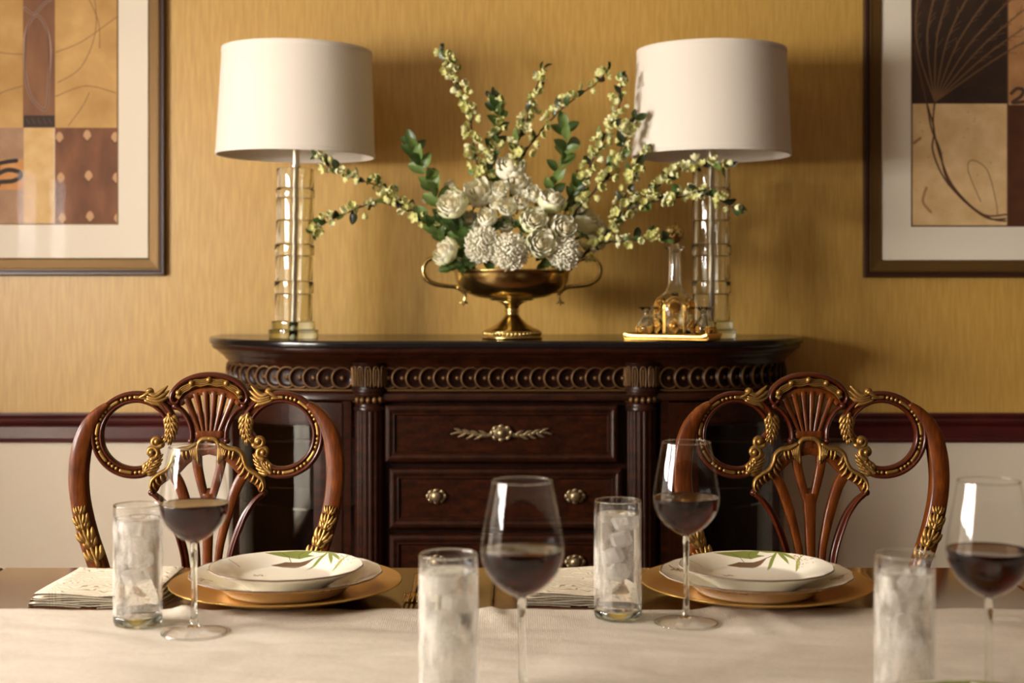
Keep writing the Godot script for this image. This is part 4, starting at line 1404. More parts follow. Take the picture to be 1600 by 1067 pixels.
	mb = MB.new()
	# faceted ball
	var rows := []
	for i in 9:
		var t := PI * i / 8.0
		var row := PackedVector3Array()
		for j in 16:
			var a := TAU * (j + (0.5 if i % 2 else 0.0)) / 16.0
			var r := 0.0285 * (1.0 if (i + j) % 2 else 0.93)
			row.append(Vector3(r * maxf(sin(t), 0.002) * cos(a), 0.284 + r * cos(t), r * maxf(sin(t), 0.002) * sin(a)))
		rows.append(row)
	mb.grid(rows, true)
	mb.facet()
	part("stopper_ball", mb, M.brass, st)
	# little cordial glasses around it
	var g := [[-0.078, 0.0], [0.076, 0.026], [-0.052, -0.046], [0.09, -0.026]]
	for i in 4:
		var q: Array = g[i]
		var c := thing("cordial_glass", ["small gilded cut glass cordial at front of tray, on the side of the flowers", "small gilded cut glass cordial at front of tray, on the side of the lamp", "small gilded cordial glass half hidden behind decanter, on the side of the flowers", "small gilded cordial glass half hidden behind decanter, on the side of the lamp"][i], "glass", Vector3(cx + q[0], top, -d + q[1]), "cordial glasses on the tray")
		mb = MB.new()
		mb.lathe([[0.0005, 0.001], [0.016, 0.001], [0.023, 0.008], [0.026, 0.022], [0.024, 0.036], [0.014, 0.05], [0.0085, 0.06], [0.0085, 0.07], [0.016, 0.078], [0.0215, 0.08], [0.0215, 0.0825], [0.009, 0.078], [0.006, 0.068], [0.011, 0.05], [0.02, 0.034], [0.021, 0.02], [0.014, 0.008], [0.0005, 0.007]], 24)
		part("bowl", mb, M.crystal, c)
		mb = MB.new()
		for e in 6:
			var a := TAU * e / 6.0 + 0.3
			var ctr := Vector3(0.0262 * sin(a), 0.022, 0.0262 * cos(a))
			for w in 6:
				var an := TAU * w / 6.0
				mb.ball(ctr + Vector3(cos(a), 0, -sin(a)) * 0.0065 * cos(an) + Vector3(0, 0.0075 * sin(an), 0), Vector3.ONE * 0.0032, 4, 6)
			mb.ball(ctr, Vector3.ONE * 0.0035, 4, 6)
		part("gilding", mb, M.gold_bright, c)

# ---------------------------------------------------------------- chairs
const CK := 0.0003944

func acanthus(mb: MB, spine: Array, lobe: float, n: int, zc: float, mp: Callable, sides := [-1.0, 1.0], tip := true) -> void:
	# leaf: midrib with curling lobes; spine points [u, v] from foot to tip
	var m := spine.size()
	var pts := []
	for i in m:
		pts.append([spine[i][0], spine[i][1], lobe * lerpf(0.24, 0.1, float(i) / (m - 1))])
	mb.stroke(pts, 0.0045, zc + 0.002, mp, 5, 8, 1.0, true)
	for i in n:
		var f := (i + 0.3) / n * (m - 1)
		var k := mini(int(f), m - 2)
		var a := Vector2(spine[k][0], spine[k][1])
		var b := Vector2(spine[k + 1][0], spine[k + 1][1])
		var p := a.lerp(b, f - k)
		var t := (b - a).normalized()
		var size := lobe * lerpf(1.0, 0.55, float(i) / n)
		for s in sides:
			var nrm: Vector2 = Vector2(-t.y, t.x) * s
			var p1: Vector2 = p + t * size * 0.35 + nrm * size * 0.5
			var p2: Vector2 = p + t * size * 0.95 + nrm * size * 0.72
			mb.stroke([[p.x, p.y, size * 0.2], [p1.x, p1.y, size * 0.31], [p2.x, p2.y, size * 0.1]], 0.005, zc, mp, 4, 8, 1.0, true)
			var r1: Vector2 = p + t * size * 0.5 + nrm * size * 0.28
			var r2: Vector2 = p + t * size * 1.05 + nrm * size * 0.38
			mb.stroke([[p.x, p.y, size * 0.14], [r1.x, r1.y, size * 0.22], [r2.x, r2.y, size * 0.08]], 0.005, zc + 0.0015, mp, 4, 8, 1.0, true)

func chair_map(u: float, v: float, z: float) -> Vector3:
	var y := 1.0308 - (v - 68.0) * CK
	var x := u * CK
	return Vector3(x, y, z - (y - 0.47) * 0.09 + 0.05 + 0.25 * x * x)

func volute(mb: MB, c: Vector2, r: float, a0: float, dirn: float, w: float, zc: float, mp: Callable) -> void:
	var pts := []
	for i in 9:
		var t := i / 8.0
		var a := a0 + dirn * t * TAU * 1.15
		pts.append([c.x + r * (1.0 - 0.72 * t) * cos(a), c.y + r * (1.0 - 0.72 * t) * sin(a), w * (1.0 - 0.35 * t)])
	mb.stroke(pts, 0.007, zc, mp, 4, 8, 1.0, true)
	mb.ball(mp.call(c.x, c.y, zc + 0.004), Vector3.ONE * w * CK * 1.1, 5, 8)

func make_chair() -> Node3D:
	var o := thing("dining_chair", "", "chair", Vector3.ZERO, "carved dining chairs")
	var R := Vector2(357, 373)
	for s in [-1.0, 1.0]:
		var mp := func(u: float, v: float, z: float) -> Vector3: return chair_map(s * u, v, z)
		# side post
		var mb := MB.new()
		mb.stroke([[488, 222, 12], [535, 262, 26], [580, 325, 38], [608, 400, 43], [623, 490, 45], [626, 590, 44], [615, 690, 43], [593, 790, 43], [562, 895, 44], [528, 990, 44], [500, 1090, 44], [482, 1250, 46], [476, 1490, 50]], 0.016, 0.0, mp, 6, 16, 0.55)
		mb.stroke([[476, 1490, 50], [478, 1800, 46], [490, 2200, 42], [510, 2660, 36]], 0.018, 0.0, mp, 5, 14, 0.6)
		part("back_post", mb, M.chair_wood, o)
		# scroll ring: recessed band with inner and outer beads, ends curling into the opening
		var ring := Node3D.new()
		ring.name = "scroll_ring"
		o.add_child(ring, true)
		var bands := [[183, 24, 0.009, 0.0], [201, 13, 0.0105, 0.005], [164, 11, 0.0105, 0.004]]
		for bi in 3:
			var q: Array = bands[bi]
			var pts := []
			for i in 41:
				var t := i / 40.0
				var a := deg_to_rad(lerpf(172.0, 490.0, t))
				var k := 1.0 - 0.2 * pow(maxf(0.0, 1.0 - t / 0.1), 2.0) - 0.2 * pow(maxf(0.0, (t - 0.9) / 0.1), 2.0)
				pts.append([R.x + q[0] * k * cos(a), R.y + q[0] * k * sin(a), q[1]])
			mb = MB.new()
			mb.stroke(pts, q[2], q[3], mp, 2, 12, 0.8 if bi == 0 else 1.0)
			part(["ring_band", "ring_outer_bead", "ring_inner_bead"][bi], mb, M.chair_edge if bi else M.chair_wood, ring)
		# gilt bead and reel in the channel
		mb = MB.new()
		var ang := 235.0
		while ang < 470.0:
			for b in 3:
				var a := deg_to_rad(ang + b * 6.6)
				mb.ball(mp.call(R.x + 183 * cos(a), R.y + 183 * sin(a), 0.010), Vector3.ONE * 0.0042, 5, 8)
			var reel := []
			for b in 5:
				var a := deg_to_rad(ang + 19.5 + b * 4.4)
				reel.append([R.x + 183 * cos(a), R.y + 183 * sin(a), 8.5])
			mb.stroke(reel, 0.004, 0.0095, mp, 3, 8, 0.8)
			ang += 43.5
		part("bead_and_reel", mb, M.gold, ring)
		# gilt acanthus at both ends of the ring
		mb = MB.new()
		var up_leaf := []
		for i in 7:
			var a := deg_to_rad(lerpf(212.0, 168.0, i / 6.0))
			var rr := lerpf(192.0, 160.0, i / 6.0)
			up_leaf.append([R.x + rr * cos(a), R.y + rr * sin(a)])
		acanthus(mb, up_leaf, 46, 5, 0.011, mp)
		volute(mb, Vector2(248, 405), 30, 2.6, -1.0, 14, 0.012, mp)
		var lo_leaf := []
		for i in 7:
			var a := deg_to_rad(lerpf(104.0, 138.0, i / 6.0))
			var rr := lerpf(190.0, 150.0, i / 6.0)
			lo_leaf.append([R.x + rr * cos(a), R.y + rr * sin(a)])
		acanthus(mb, lo_leaf, 46, 5, 0.011, mp)
		volute(mb, Vector2(272, 458), 34, 1.5, 1.0, 14, 0.012, mp)
		part("ring_acanthus", mb, M.gold, ring)
		# gilt leaf on the post
		mb = MB.new()
		acanthus(mb, [[512, 990], [540, 925], [562, 865]], 60, 2, 0.015, mp)
		acanthus(mb, [[552, 895], [578, 840], [592, 785]], 56, 2, 0.017, mp)
		acanthus(mb, [[584, 815], [600, 765], [608, 712]], 48, 2, 0.018, mp)
		part("post_acanthus", mb, M.gold, o)
		# curved side bead of the fan and its balls
		mb = MB.new()
		mb.stroke([[166, 238, 13], [134, 258, 12], [104, 300, 12], [86, 350, 12], [84, 398, 12]], 0.011, 0.003, mp, 5, 10)
		mb.ball(mp.call(168.0, 236.0, 0.006), Vector3(0.0075, 0.0075, 0.008), 6, 10)
		mb.ball(mp.call(88.0, 404.0, 0.006), Vector3(0.0068, 0.0068, 0.008), 6, 10)
		part("fan_bead", mb, M.chair_edge, o)
		# corner leaf between crest and ring
		mb = MB.new()
		mb.stroke([[188, 225, 20], [225, 212, 22], [262, 200, 20], [300, 196, 14]], 0.006, 0.0, mp, 4, 10)
		part("corner_bracket", mb, M.chair_wood, o)
		mb = MB.new()
		mb.ball(mp.call(293.0, 164.0, 0.006), Vector3(0.0085, 0.008, 0.008), 6, 10)
		for q in [[[292, 172, 12], [262, 184, 15], [232, 162, 12], [206, 136, 4]], [[300, 186, 12], [258, 198, 15], [226, 182, 12], [200, 160, 4]], [[300, 198, 11], [256, 210, 14], [226, 204, 12], [202, 190, 4]], [[310, 206, 10], [270, 220, 12], [240, 226, 11], [222, 242, 4]], [[290, 164, 12], [314, 180, 12], [345, 194, 5]]]:
			mb.stroke(q, 0.007, 0.010, mp, 4, 8, 1.0, true)
		part("corner_acanthus", mb, M.gold, o)
		# outer rib of the lower splat: a doubled bead with a ball at its head
		mb = MB.new()
		mb.stroke([[268, 664, 12], [226, 700, 15], [182, 762, 17], [147, 842, 17], [120, 922, 16], [106, 992, 16], [96, 1100, 16], [88, 1490, 16]], 0.008, -0.002, mp, 5, 10, 0.7)
		mb.stroke([[272, 656, 8], [233, 692, 8], [191, 756, 8], [157, 840, 8], [130, 922, 8], [116, 992, 8], [105, 1100, 8]], 0.006, 0.005, mp, 5, 8)
		mb.ball(mp.call(276.0, 655.0, 0.003), Vector3(0.007, 0.007, 0.007), 6, 10)
		part("splat_edge_rib", mb, M.chair_edge, o)
		mb = MB.new()
		mb.stroke([[182, 555, 26], [140, 625, 25], [100, 745, 24], [72, 858, 20], [56, 950, 18], [48, 1100, 16], [42, 1490, 16]], 0.009, 0.0, mp, 6, 12, 0.55)
		mb.stroke([[64, 452, 27], [56, 530, 22], [38, 610, 20], [16, 690, 18], [2, 760, 16]], 0.009, 0.0, mp, 6, 12, 0.55)
		mb.stroke([[0, 438, 32], [62, 455, 33], [120, 495, 30], [165, 542, 30], [215, 578, 26], [250, 612, 20], [262, 648, 12]], 0.009, 0.0, mp, 5, 12, 0.55)
		part("splat_rib", mb, M.chair_wood, o)
		# gilt foliage over the head of the splat
		mb = MB.new()
		mb.stroke([[0, 392, 13], [30, 396, 13], [48, 416, 13], [54, 450, 12], [48, 500, 8]], 0.007, 0.008, mp, 5, 10)
		for i in 4:
			mb.stroke([[62 + i * 9, 430 + i * 6, 6], [60 + i * 7, 470, 7.5], [48 + i * 11, 512 - i * 10, 3]], 0.006, 0.010, mp, 4, 8, 1.0, true)
		mb.stroke([[60, 418, 10], [100, 440, 13], [140, 446, 12], [168, 470, 12], [178, 505, 12], [200, 542, 12], [240, 566, 12], [268, 592, 11], [276, 625, 8], [266, 648, 4]], 0.008, 0.009, mp, 5, 10)
		for q in [[105, 446, -6, 44], [125, 452, -10, 42], [160, 480, -22, 40], [170, 505, -26, 40], [180, 528, -28, 46], [205, 550, -24, 38], [228, 566, -18, 36], [250, 582, -18, 32], [264, 600, -14, 40]]:
			mb.stroke([[q[0], q[1], 6], [q[0] + q[2] * 0.3, q[1] + q[3] * 0.55, 8.5], [q[0] + q[2], q[1] + q[3], 3]], 0.006, 0.010, mp, 4, 8, 1.0, true)
		part("splat_acanthus", mb, M.gold, o)
	var mp0 := chair_map
	# arched crest rail ending in scrolls
	var mb1 := MB.new()
	mb1.stroke([[150, 206, 8], [160, 219, 10], [178, 216, 12], [187, 190, 14], [172, 154, 15], [132, 117, 15], [70, 91, 15], [0, 83, 15], [-70, 91, 15], [-132, 117, 15], [-172, 154, 15], [-187, 190, 14], [-178, 216, 12], [-160, 219, 10], [-150, 206, 8]], 0.013, 0.002, mp0, 6, 12)
	part("crest_rail", mb1, M.chair_edge, o)
	mb1 = MB.new()
	mb1.stroke([[162, 196, 22], [140, 160, 26], [75, 126, 27], [0, 116, 27], [-75, 126, 27], [-140, 160, 26], [-162, 196, 22]], 0.008, -0.001, mp0, 6, 10, 0.6)
	mb1.stroke([[146, 222, 16], [112, 190, 18], [60, 168, 18], [0, 161, 18], [-60, 168, 18], [-112, 190, 18], [-146, 222, 16]], 0.008, 0.0, mp0, 6, 10, 0.6)
	mb1.stroke([[62, 372, 20], [0, 376, 22], [-62, 372, 20]], 0.01, 0.0, mp0, 5, 10, 0.6)
	for u in [[22.0, 165.0, 9.0], [70.0, 172.0, 27.0], [116.0, 196.0, 46.0]]:
		for s in [-1.0, 1.0]:
			mb1.stroke([[s * u[0], u[1], 16], [s * lerpf(u[0], u[2], 0.5), lerpf(u[1], 365.0, 0.5), 12.5], [s * u[2], 366, 9]], 0.0085, 0.0, mp0, 5, 10, 0.7)
	mb1.stroke([[0, 376, 22], [0, 440, 30]], 0.009, 0.0, mp0, 4, 10, 0.6)
	part("fan", mb1, M.chair_wood, o)
	mb1 = MB.new()
	for k in 4:
		var off := k * 9.0 - 12.0
		mb1.stroke([[156 - off * 0.5, 194 + off * 0.3, 4.5], [134 - off * 0.5, 157 + off * 0.8, 5.5], [102, 140 + off, 5.5], [72, 120 + off, 5.5], [36, 120 + off, 5.5], [0, 112 + off, 5.5], [-36, 120 + off, 5.5], [-72, 120 + off, 5.5], [-102, 140 + off, 5.5], [-134 + off * 0.5, 157 + off * 0.8, 5.5], [-156 + off * 0.5, 194 + off * 0.3, 4.5]], 0.005, 0.010, mp0, 5, 8)
	for q in [[0, 106], [86, 122], [-86, 122], [149, 168], [-149, 168]]:
		mb1.ball(chair_map(q[0], q[1], 0.014), Vector3(0.0062, 0.0062, 0.0065), 6, 10)
	part("crest_gilding", mb1, M.gold, o)
	mb1 = MB.new()
	mb1.stroke([[0, 660, 30], [0, 730, 30], [0, 800, 26], [0, 950, 22], [0, 1100, 22], [0, 1490, 26]], 0.009, 0.0, mp0, 6, 12, 0.55)
	part("splat_stem", mb1, M.chair_wood, o)
	# seat rail, cushion, front legs
	mb1 = MB.new()
	mb1.box(Vector3(0, 0.425, 0.27), Vector3(0.52, 0.07, 0.46), 0.015)
	part("seat_rail", mb1, M.chair_wood, o)
	mb1 = MB.new()
	mb1.box(Vector3(0, 0.475, 0.275), Vector3(0.48, 0.045, 0.42), 0.02)
	part("seat", mb1, M.linen, o)
	for s in [-1.0, 1.0]:
		mb1 = MB.new()
		var path := PackedVector3Array([Vector3(s * 0.235, 0.43, 0.475), Vector3(s * 0.25, 0.36, 0.495), Vector3(s * 0.25, 0.26, 0.49), Vector3(s * 0.235, 0.14, 0.475), Vector3(s * 0.235, 0.05, 0.48), Vector3(s * 0.245, 0.012, 0.5)])
		mb1.tube(path, PackedFloat32Array([0.034, 0.036, 0.026, 0.018, 0.018, 0.026]), 12)
		part("front_leg", mb1, M.chair_wood, o)
	return o

# ---------------------------------------------------------------- dining table
func dining_table() -> void:
	var o := thing("dining_table", "long polished dark mahogany dining table with leaf joints, laid for dinner", "table", Vector3(0, 0, 0))
	# leaves side by side, divided by fine open joints
	var xs := [-1.9, -0.79, -0.026, 0.74, 1.9]
	for i in 4:
		var mb := MB.new()
		mb.box(Vector3((xs[i] + xs[i + 1]) / 2, TABLE_Y - 0.016, -1.44), Vector3(xs[i + 1] - xs[i] - 0.0016, 0.032, 1.55), 0.003)
		part("table_leaf", mb, M.table, o)
	var mb1 := MB.new()
	mb1.box(Vector3(0, TABLE_Y - 0.075, -1.44), Vector3(3.4, 0.085, 1.3), 0.004)
	part("apron", mb1, M.table, o)
	for x in [-1.0, 1.0]:
		mb1 = MB.new()
		mb1.lathe([[0.05, 0.1], [0.07, 0.14], [0.06, 0.2], [0.045, 0.3], [0.075, 0.42], [0.085, 0.5], [0.06, 0.58], [0.08, 0.64]], 20, Vector3(x, 0, -1.44))
		part("pedestal", mb1, M.table, o)
		for z in [-1.0, 1.0]:
			mb1 = MB.new()
			mb1.tube(PackedVector3Array([Vector3(x, 0.2, -1.44 + z * 0.04), Vector3(x, 0.18, -1.44 + z * 0.2), Vector3(x, 0.06, -1.44 + z * 0.38), Vector3(x, 0.025, -1.44 + z * 0.48)]), PackedFloat32Array([0.04, 0.035, 0.026, 0.024]), 10)
			part("pedestal_foot", mb1, M.table, o)

func runner() -> void:
	var mb := MB.new()
	var n1 := noise(2.2, 71, 3)
	var n2 := noise(7.0, 72, 2)
	var n3 := noise(20.0, 73, 2)
	var nx := 260
	var nz := 110
	var rows := []
	for j in nz + 1:
		var row := PackedVector3Array()
		var t := float(j) / nz
		for i in nx + 1:
			var x := -1.75 + 3.5 * i / nx
			var edge := -1.912 + 0.006 * n1.get_noise_2d(x * 0.8, 3.0)
			var z := lerpf(edge, -0.97, t)
			var h := 0.002 + 0.0065 * absf(n1.get_noise_2d(x * 0.9 + z * 0.6, z * 2.6)) + 0.0022 * absf(n2.get_noise_2d(x * 0.6 - z * 0.3, z * 1.6))
			# fold ridges near the far edge
			for q in [[-0.435, 0.012, 0.006], [-0.03, 0.008, 0.007], [0.275, 0.02, 0.005], [0.335, 0.012, 0.004]]:
				var dx: float = (x - q[0] - 0.25 * (z + 1.9)) / q[1]
				h += q[2] * exp(-dx * dx) * clampf(1.0 - t * 5.0, 0.0, 1.0)
			h += 0.0011 * absf(n3.get_noise_2d(x * 0.35, z))
			for q in [[-0.4, -1.79, 0.045], [0.2255, -1.841, 0.045], [0.0106, -1.476, 0.045], [0.495, -1.476, 0.045], [-0.4827, -1.835, 0.034], [0.139, -1.869, 0.034], [-0.0667, -1.496, 0.034], [0.413, -1.496, 0.034], [0.43, -1.3, 0.1]]:
				var away := Vector2(x - q[0], z - q[1]).length()
				h = lerpf(0.002, h, smoothstep(q[2], q[2] + 0.05, away))
			row.append(Vector3(x, TABLE_Y + h, z))
		rows.append(row)
	var under := []
	var top := rows.duplicate()
	var front := PackedVector3Array()
	for p in rows[0]:
		front.append(Vector3(p.x, TABLE_Y + 0.0006, p.z))
	top.push_front(front)
	mb.grid(top, false, false, false)
	# make sure it faces up
	var a := mb.v[mb.idx[nx * 12]]
	var f := (mb.v[mb.idx[nx * 12 + 2]] - a).cross(mb.v[mb.idx[nx * 12 + 1]] - a)
	if f.y < 0.0:
		mb.idx.reverse()
	single("table_runner", mb, M.linen, "wide natural linen runner with soft creases along the middle of table", "runner")

func plate_print(kind: int) -> Image:
	var n := 768 if kind == 0 else 512
	var im := Image.create(n, n, false, Image.FORMAT_RGB8)
	im.fill(col(240, 232, 214))
	var P := func(x: float, y: float) -> Vector2:
		if kind == 0 and y < 1.5 and absf(x) < 0.95 and Vector2(x, y).length() < 0.985 or kind == 0 and y < -0.5 and absf(x) < 0.8:
			y = -1.0 + (y + 1.0) * 0.5 if y < 0.04 else -0.48 + (y - 0.04) * 0.75
			x *= sqrt(maxf(1.0 - y * y, 0.0)) / maxf(sqrt(maxf(1.0 - y * y, 0.0)), 0.6) if absf(x) > 0.5 else 1.0
		return Vector2((x * 0.5 + 0.5) * n, (y * 0.5 + 0.5) * n)
	var Q := func(x: float, y: float) -> Vector2: return Vector2((x * 0.5 + 0.5) * n, (y * 0.5 + 0.5) * n)
	var brown := col(112, 80, 62)
	if kind == 0:
		var green := col(122, 132, 64)
		fill_poly(im, PackedVector2Array([P.call(-0.44, -0.72), P.call(-0.25, -0.86), P.call(-0.02, -0.95), P.call(0.22, -0.93), P.call(0.16, -0.72), P.call(0.26, -0.62), P.call(0.06, -0.5), P.call(-0.16, -0.58)]), green)
		fill_poly(im, PackedVector2Array([P.call(0.16, -0.94), P.call(0.45, -0.92), P.call(0.66, -0.76), P.call(0.78, -0.6), P.call(0.58, -0.56), P.call(0.5, -0.68), P.call(0.3, -0.78)]), col(134, 144, 74))
		fill_poly(im, PackedVector2Array([P.call(-0.3, -0.14), P.call(-0.12, -0.36), P.call(0.08, -0.36), P.call(0.27, -0.48), P.call(0.2, -0.3), P.call(0.04, 0.04)]), col(110, 84, 62))
		pen(im, [P.call(0.05, -0.3), P.call(0.2, -0.42), P.call(0.36, -0.58)], 3.0, brown)
		pen(im, [P.call(-0.2, -0.8), P.call(-0.1, -0.6), P.call(-0.04, -0.34)], 1.6, col(92, 96, 40))
		pen(im, [P.call(0.1, -0.9), P.call(0.04, -0.7), P.call(0.06, -0.5)], 1.6, col(92, 96, 40))
		for q in [[0.2, 0.26, 0.3, -0.3], [0.52, 0.04, 0.5, -0.4], [0.62, -0.1, 0.58, -0.45]]:
			var b0: Vector2 = P.call(0.44, -0.8)
			var b1: Vector2 = P.call(q[2], q[3])
			var b2: Vector2 = P.call(q[0], q[1])
			for k in 24:
				var t := k / 23.0
				var p := b0.lerp(b1, t).lerp(b1.lerp(b2, t), t)
				dab(im, p.x, p.y, 1.5 + 9.0 * sin(PI * clampf(t * 0.9 + 0.1, 0, 1)), col(122, 134, 62), 0.9)
		var r := RandomNumberGenerator.new()
		r.seed = 8
		for k in 40:
			var p: Vector2 = P.call(r.randf_range(0.58, 0.86), r.randf_range(-0.4, 0.3))
			dab(im, p.x, p.y, r.randf_range(2.5, 5.0), [col(186, 120, 60), col(176, 150, 60), col(150, 110, 80)][k % 3], 0.85)
		for k in 6:
			pen(im, [P.call(0.56, 0.4), P.call(0.66, 0.1 - k * 0.05), P.call(0.62 + k * 0.05, -0.3 - k * 0.02)], 1.4, col(140, 140, 60), 0.8)
		# small insect
		pen(im, [P.call(-0.43, 0.62), P.call(-0.38, 0.7), P.call(-0.34, 0.62), P.call(-0.3, 0.72)], 4.0, col(92, 70, 52))
		pen(im, [P.call(-0.42, 0.74), P.call(-0.26, 0.7)], 2.0, col(92, 70, 52))
		pen(im, [P.call(-0.66, 0.3), P.call(-0.84, 0.1)], 2.0, col(120, 90, 80), 0.7)
	else:
		var r := RandomNumberGenerator.new()
		r.seed = 18
		for a0 in [0.15, 0.9, 2.0, 2.75, 3.5, 4.4, 5.3]:
			for k in 5:
				var a: float = a0 + r.randf_range(-0.14, 0.14)
				var p: Vector2 = P.call(cos(a) * 0.84, sin(a) * 0.84)
				pen(im, [p, p + Vector2(r.randf_range(-20, 20), r.randf_range(-14, 14)), p + Vector2(r.randf_range(-36, 36), r.randf_range(-24, 24))], 2.0, brown, 0.7)
				dab(im, p.x + r.randf_range(-18, 18), p.y + r.randf_range(-12, 12), 4.0, [col(150, 96, 76), col(168, 150, 110), col(132, 140, 80)][k % 3], 0.8)
	# hand-painted dark edge line
	for k in 1400:
		var a := TAU * k / 1400.0
		var p: Vector2 = Q.call(cos(a) * 0.992, sin(a) * 0.992)
		dab(im, p.x, p.y, n * 0.0032, col(110, 84, 66), 0.85)
	return im

func place_setting(x: float, z: float, which: String, prints: Array, lift := 0.0) -> void:
	var y := TABLE_Y + lift
	var mb := MB.new()
	mb.lathe([[0.0005, 0.001], [0.095, 0.001], [0.105, 0.003], [0.125, 0.011], [0.16, 0.0205], [0.163, 0.0215], [0.162, 0.0235], [0.124, 0.014], [0.105, 0.006], [0.0005, 0.0055]], 96)
	single("charger_plate", mb, M.gold_plate, "gold charger plate under dishes " + which, "plate", Vector3(x, y, z), "gold charger plates")
	mb = MB.new()
	mb.lathe([[0.0005, 0.001], [0.08, 0.001], [0.084, 0.004], [0.1, 0.016], [0.132, 0.0265], [0.1355, 0.0285], [0.1345, 0.03], [0.098, 0.0195], [0.083, 0.0085], [0.0005, 0.0065]], 180, Vector3.ZERO, true, 0.0055, 18, 0.1355)
	single("dinner_plate", mb, prints[1], "scalloped cream dinner plate on charger " + which, "plate", Vector3(x, y + 0.0058, z), "scalloped dinner plates")
	mb = MB.new()
	mb.lathe([[0.0005, 0.001], [0.055, 0.001], [0.06, 0.004], [0.078, 0.015], [0.106, 0.0285], [0.1085, 0.0305], [0.1075, 0.032], [0.085, 0.0255], [0.068, 0.018], [0.058, 0.0165], [0.0005, 0.0162]], 180, Vector3.ZERO, true, 0.0045, 16, 0.1085)
	single("soup_plate", mb, prints[0], "cream soup plate painted with leaves " + which, "bowl", Vector3(x, y + 0.0128, z), "painted soup plates")

func wine_glass(x: float, z: float, label: String) -> void:
	var o := thing("wine_glass", label, "glass", Vector3(x, TABLE_Y + 0.0022, z), "wine glasses")
	var bowl := [[0.0045, 0.1115], [0.008, 0.1145], [0.016, 0.1185], [0.027, 0.1265], [0.0365, 0.1375], [0.0415, 0.1485], [0.0435, 0.159], [0.043, 0.169], [0.0405, 0.186], [0.0365, 0.208], [0.0315, 0.234]]
	# smooth the bowl line
	var fine := []
	for i in bowl.size() - 1:
		for k in 4:
			var t := k / 4.0
			fine.append([cubic_interpolate(bowl[i][0], bowl[i + 1][0], bowl[maxi(i - 1, 0)][0], bowl[mini(i + 2, bowl.size() - 1)][0], t), cubic_interpolate(bowl[i][1], bowl[i + 1][1], bowl[maxi(i - 1, 0)][1], bowl[mini(i + 2, bowl.size() - 1)][1], t)])
	fine.append(bowl[bowl.size() - 1])
	var mb := MB.new()
	mb.lathe(fine, 72, Vector3.ZERO, false)
	part("bowl", mb, M.bowl_sheet, o)
	mb = MB.new()
	mb.lathe([[0.0306, 0.2338], [0.0309, 0.2348], [0.0316, 0.2348], [0.0319, 0.2338], [0.0306, 0.2338]], 72)
	part("rim", mb, M.crystal, o)
	mb = MB.new()
	mb.lathe([[0.0005, 0.1135], [0.0046, 0.112], [0.0042, 0.1], [0.0037, 0.08], [0.0036, 0.05], [0.004, 0.022], [0.006, 0.0115], [0.0085, 0.0075], [0.0005, 0.006]], 48)
	part("stem", mb, M.crystal, o)
	mb = MB.new()
	mb.lathe([[0.0085, 0.0074], [0.0125, 0.0056], [0.02, 0.0042], [0.0395, 0.0022], [0.041, 0.0012], [0.0405, 0.0004]], 64, Vector3.ZERO, false)
	part("foot", mb, M.glass_sheet, o)
	mb = MB.new()
	mb.lathe([[0.0395, 0.0004], [0.0395, 0.0021], [0.0412, 0.0016], [0.0412, 0.0006], [0.0395, 0.0004]], 64)
	part("foot_edge", mb, M.crystal, o)
	# red wine up to the widest part
	mb = MB.new()
	var wine := [[0.0004, 0.1135]]
	for p in fine:
		if p[1] < 0.1625 and p[0] > 0.006:
			wine.append([p[0] - 0.0013, p[1] + 0.0006])
	var last: Array = wine[wine.size() - 1]
	wine.append([last[0], 0.1635])
	wine.append([last[0] - 0.0012, 0.1626])
	wine.append([0.0004, 0.1624])
	mb.lathe(wine, 72)
	part("red_wine", mb, M.wine, o)

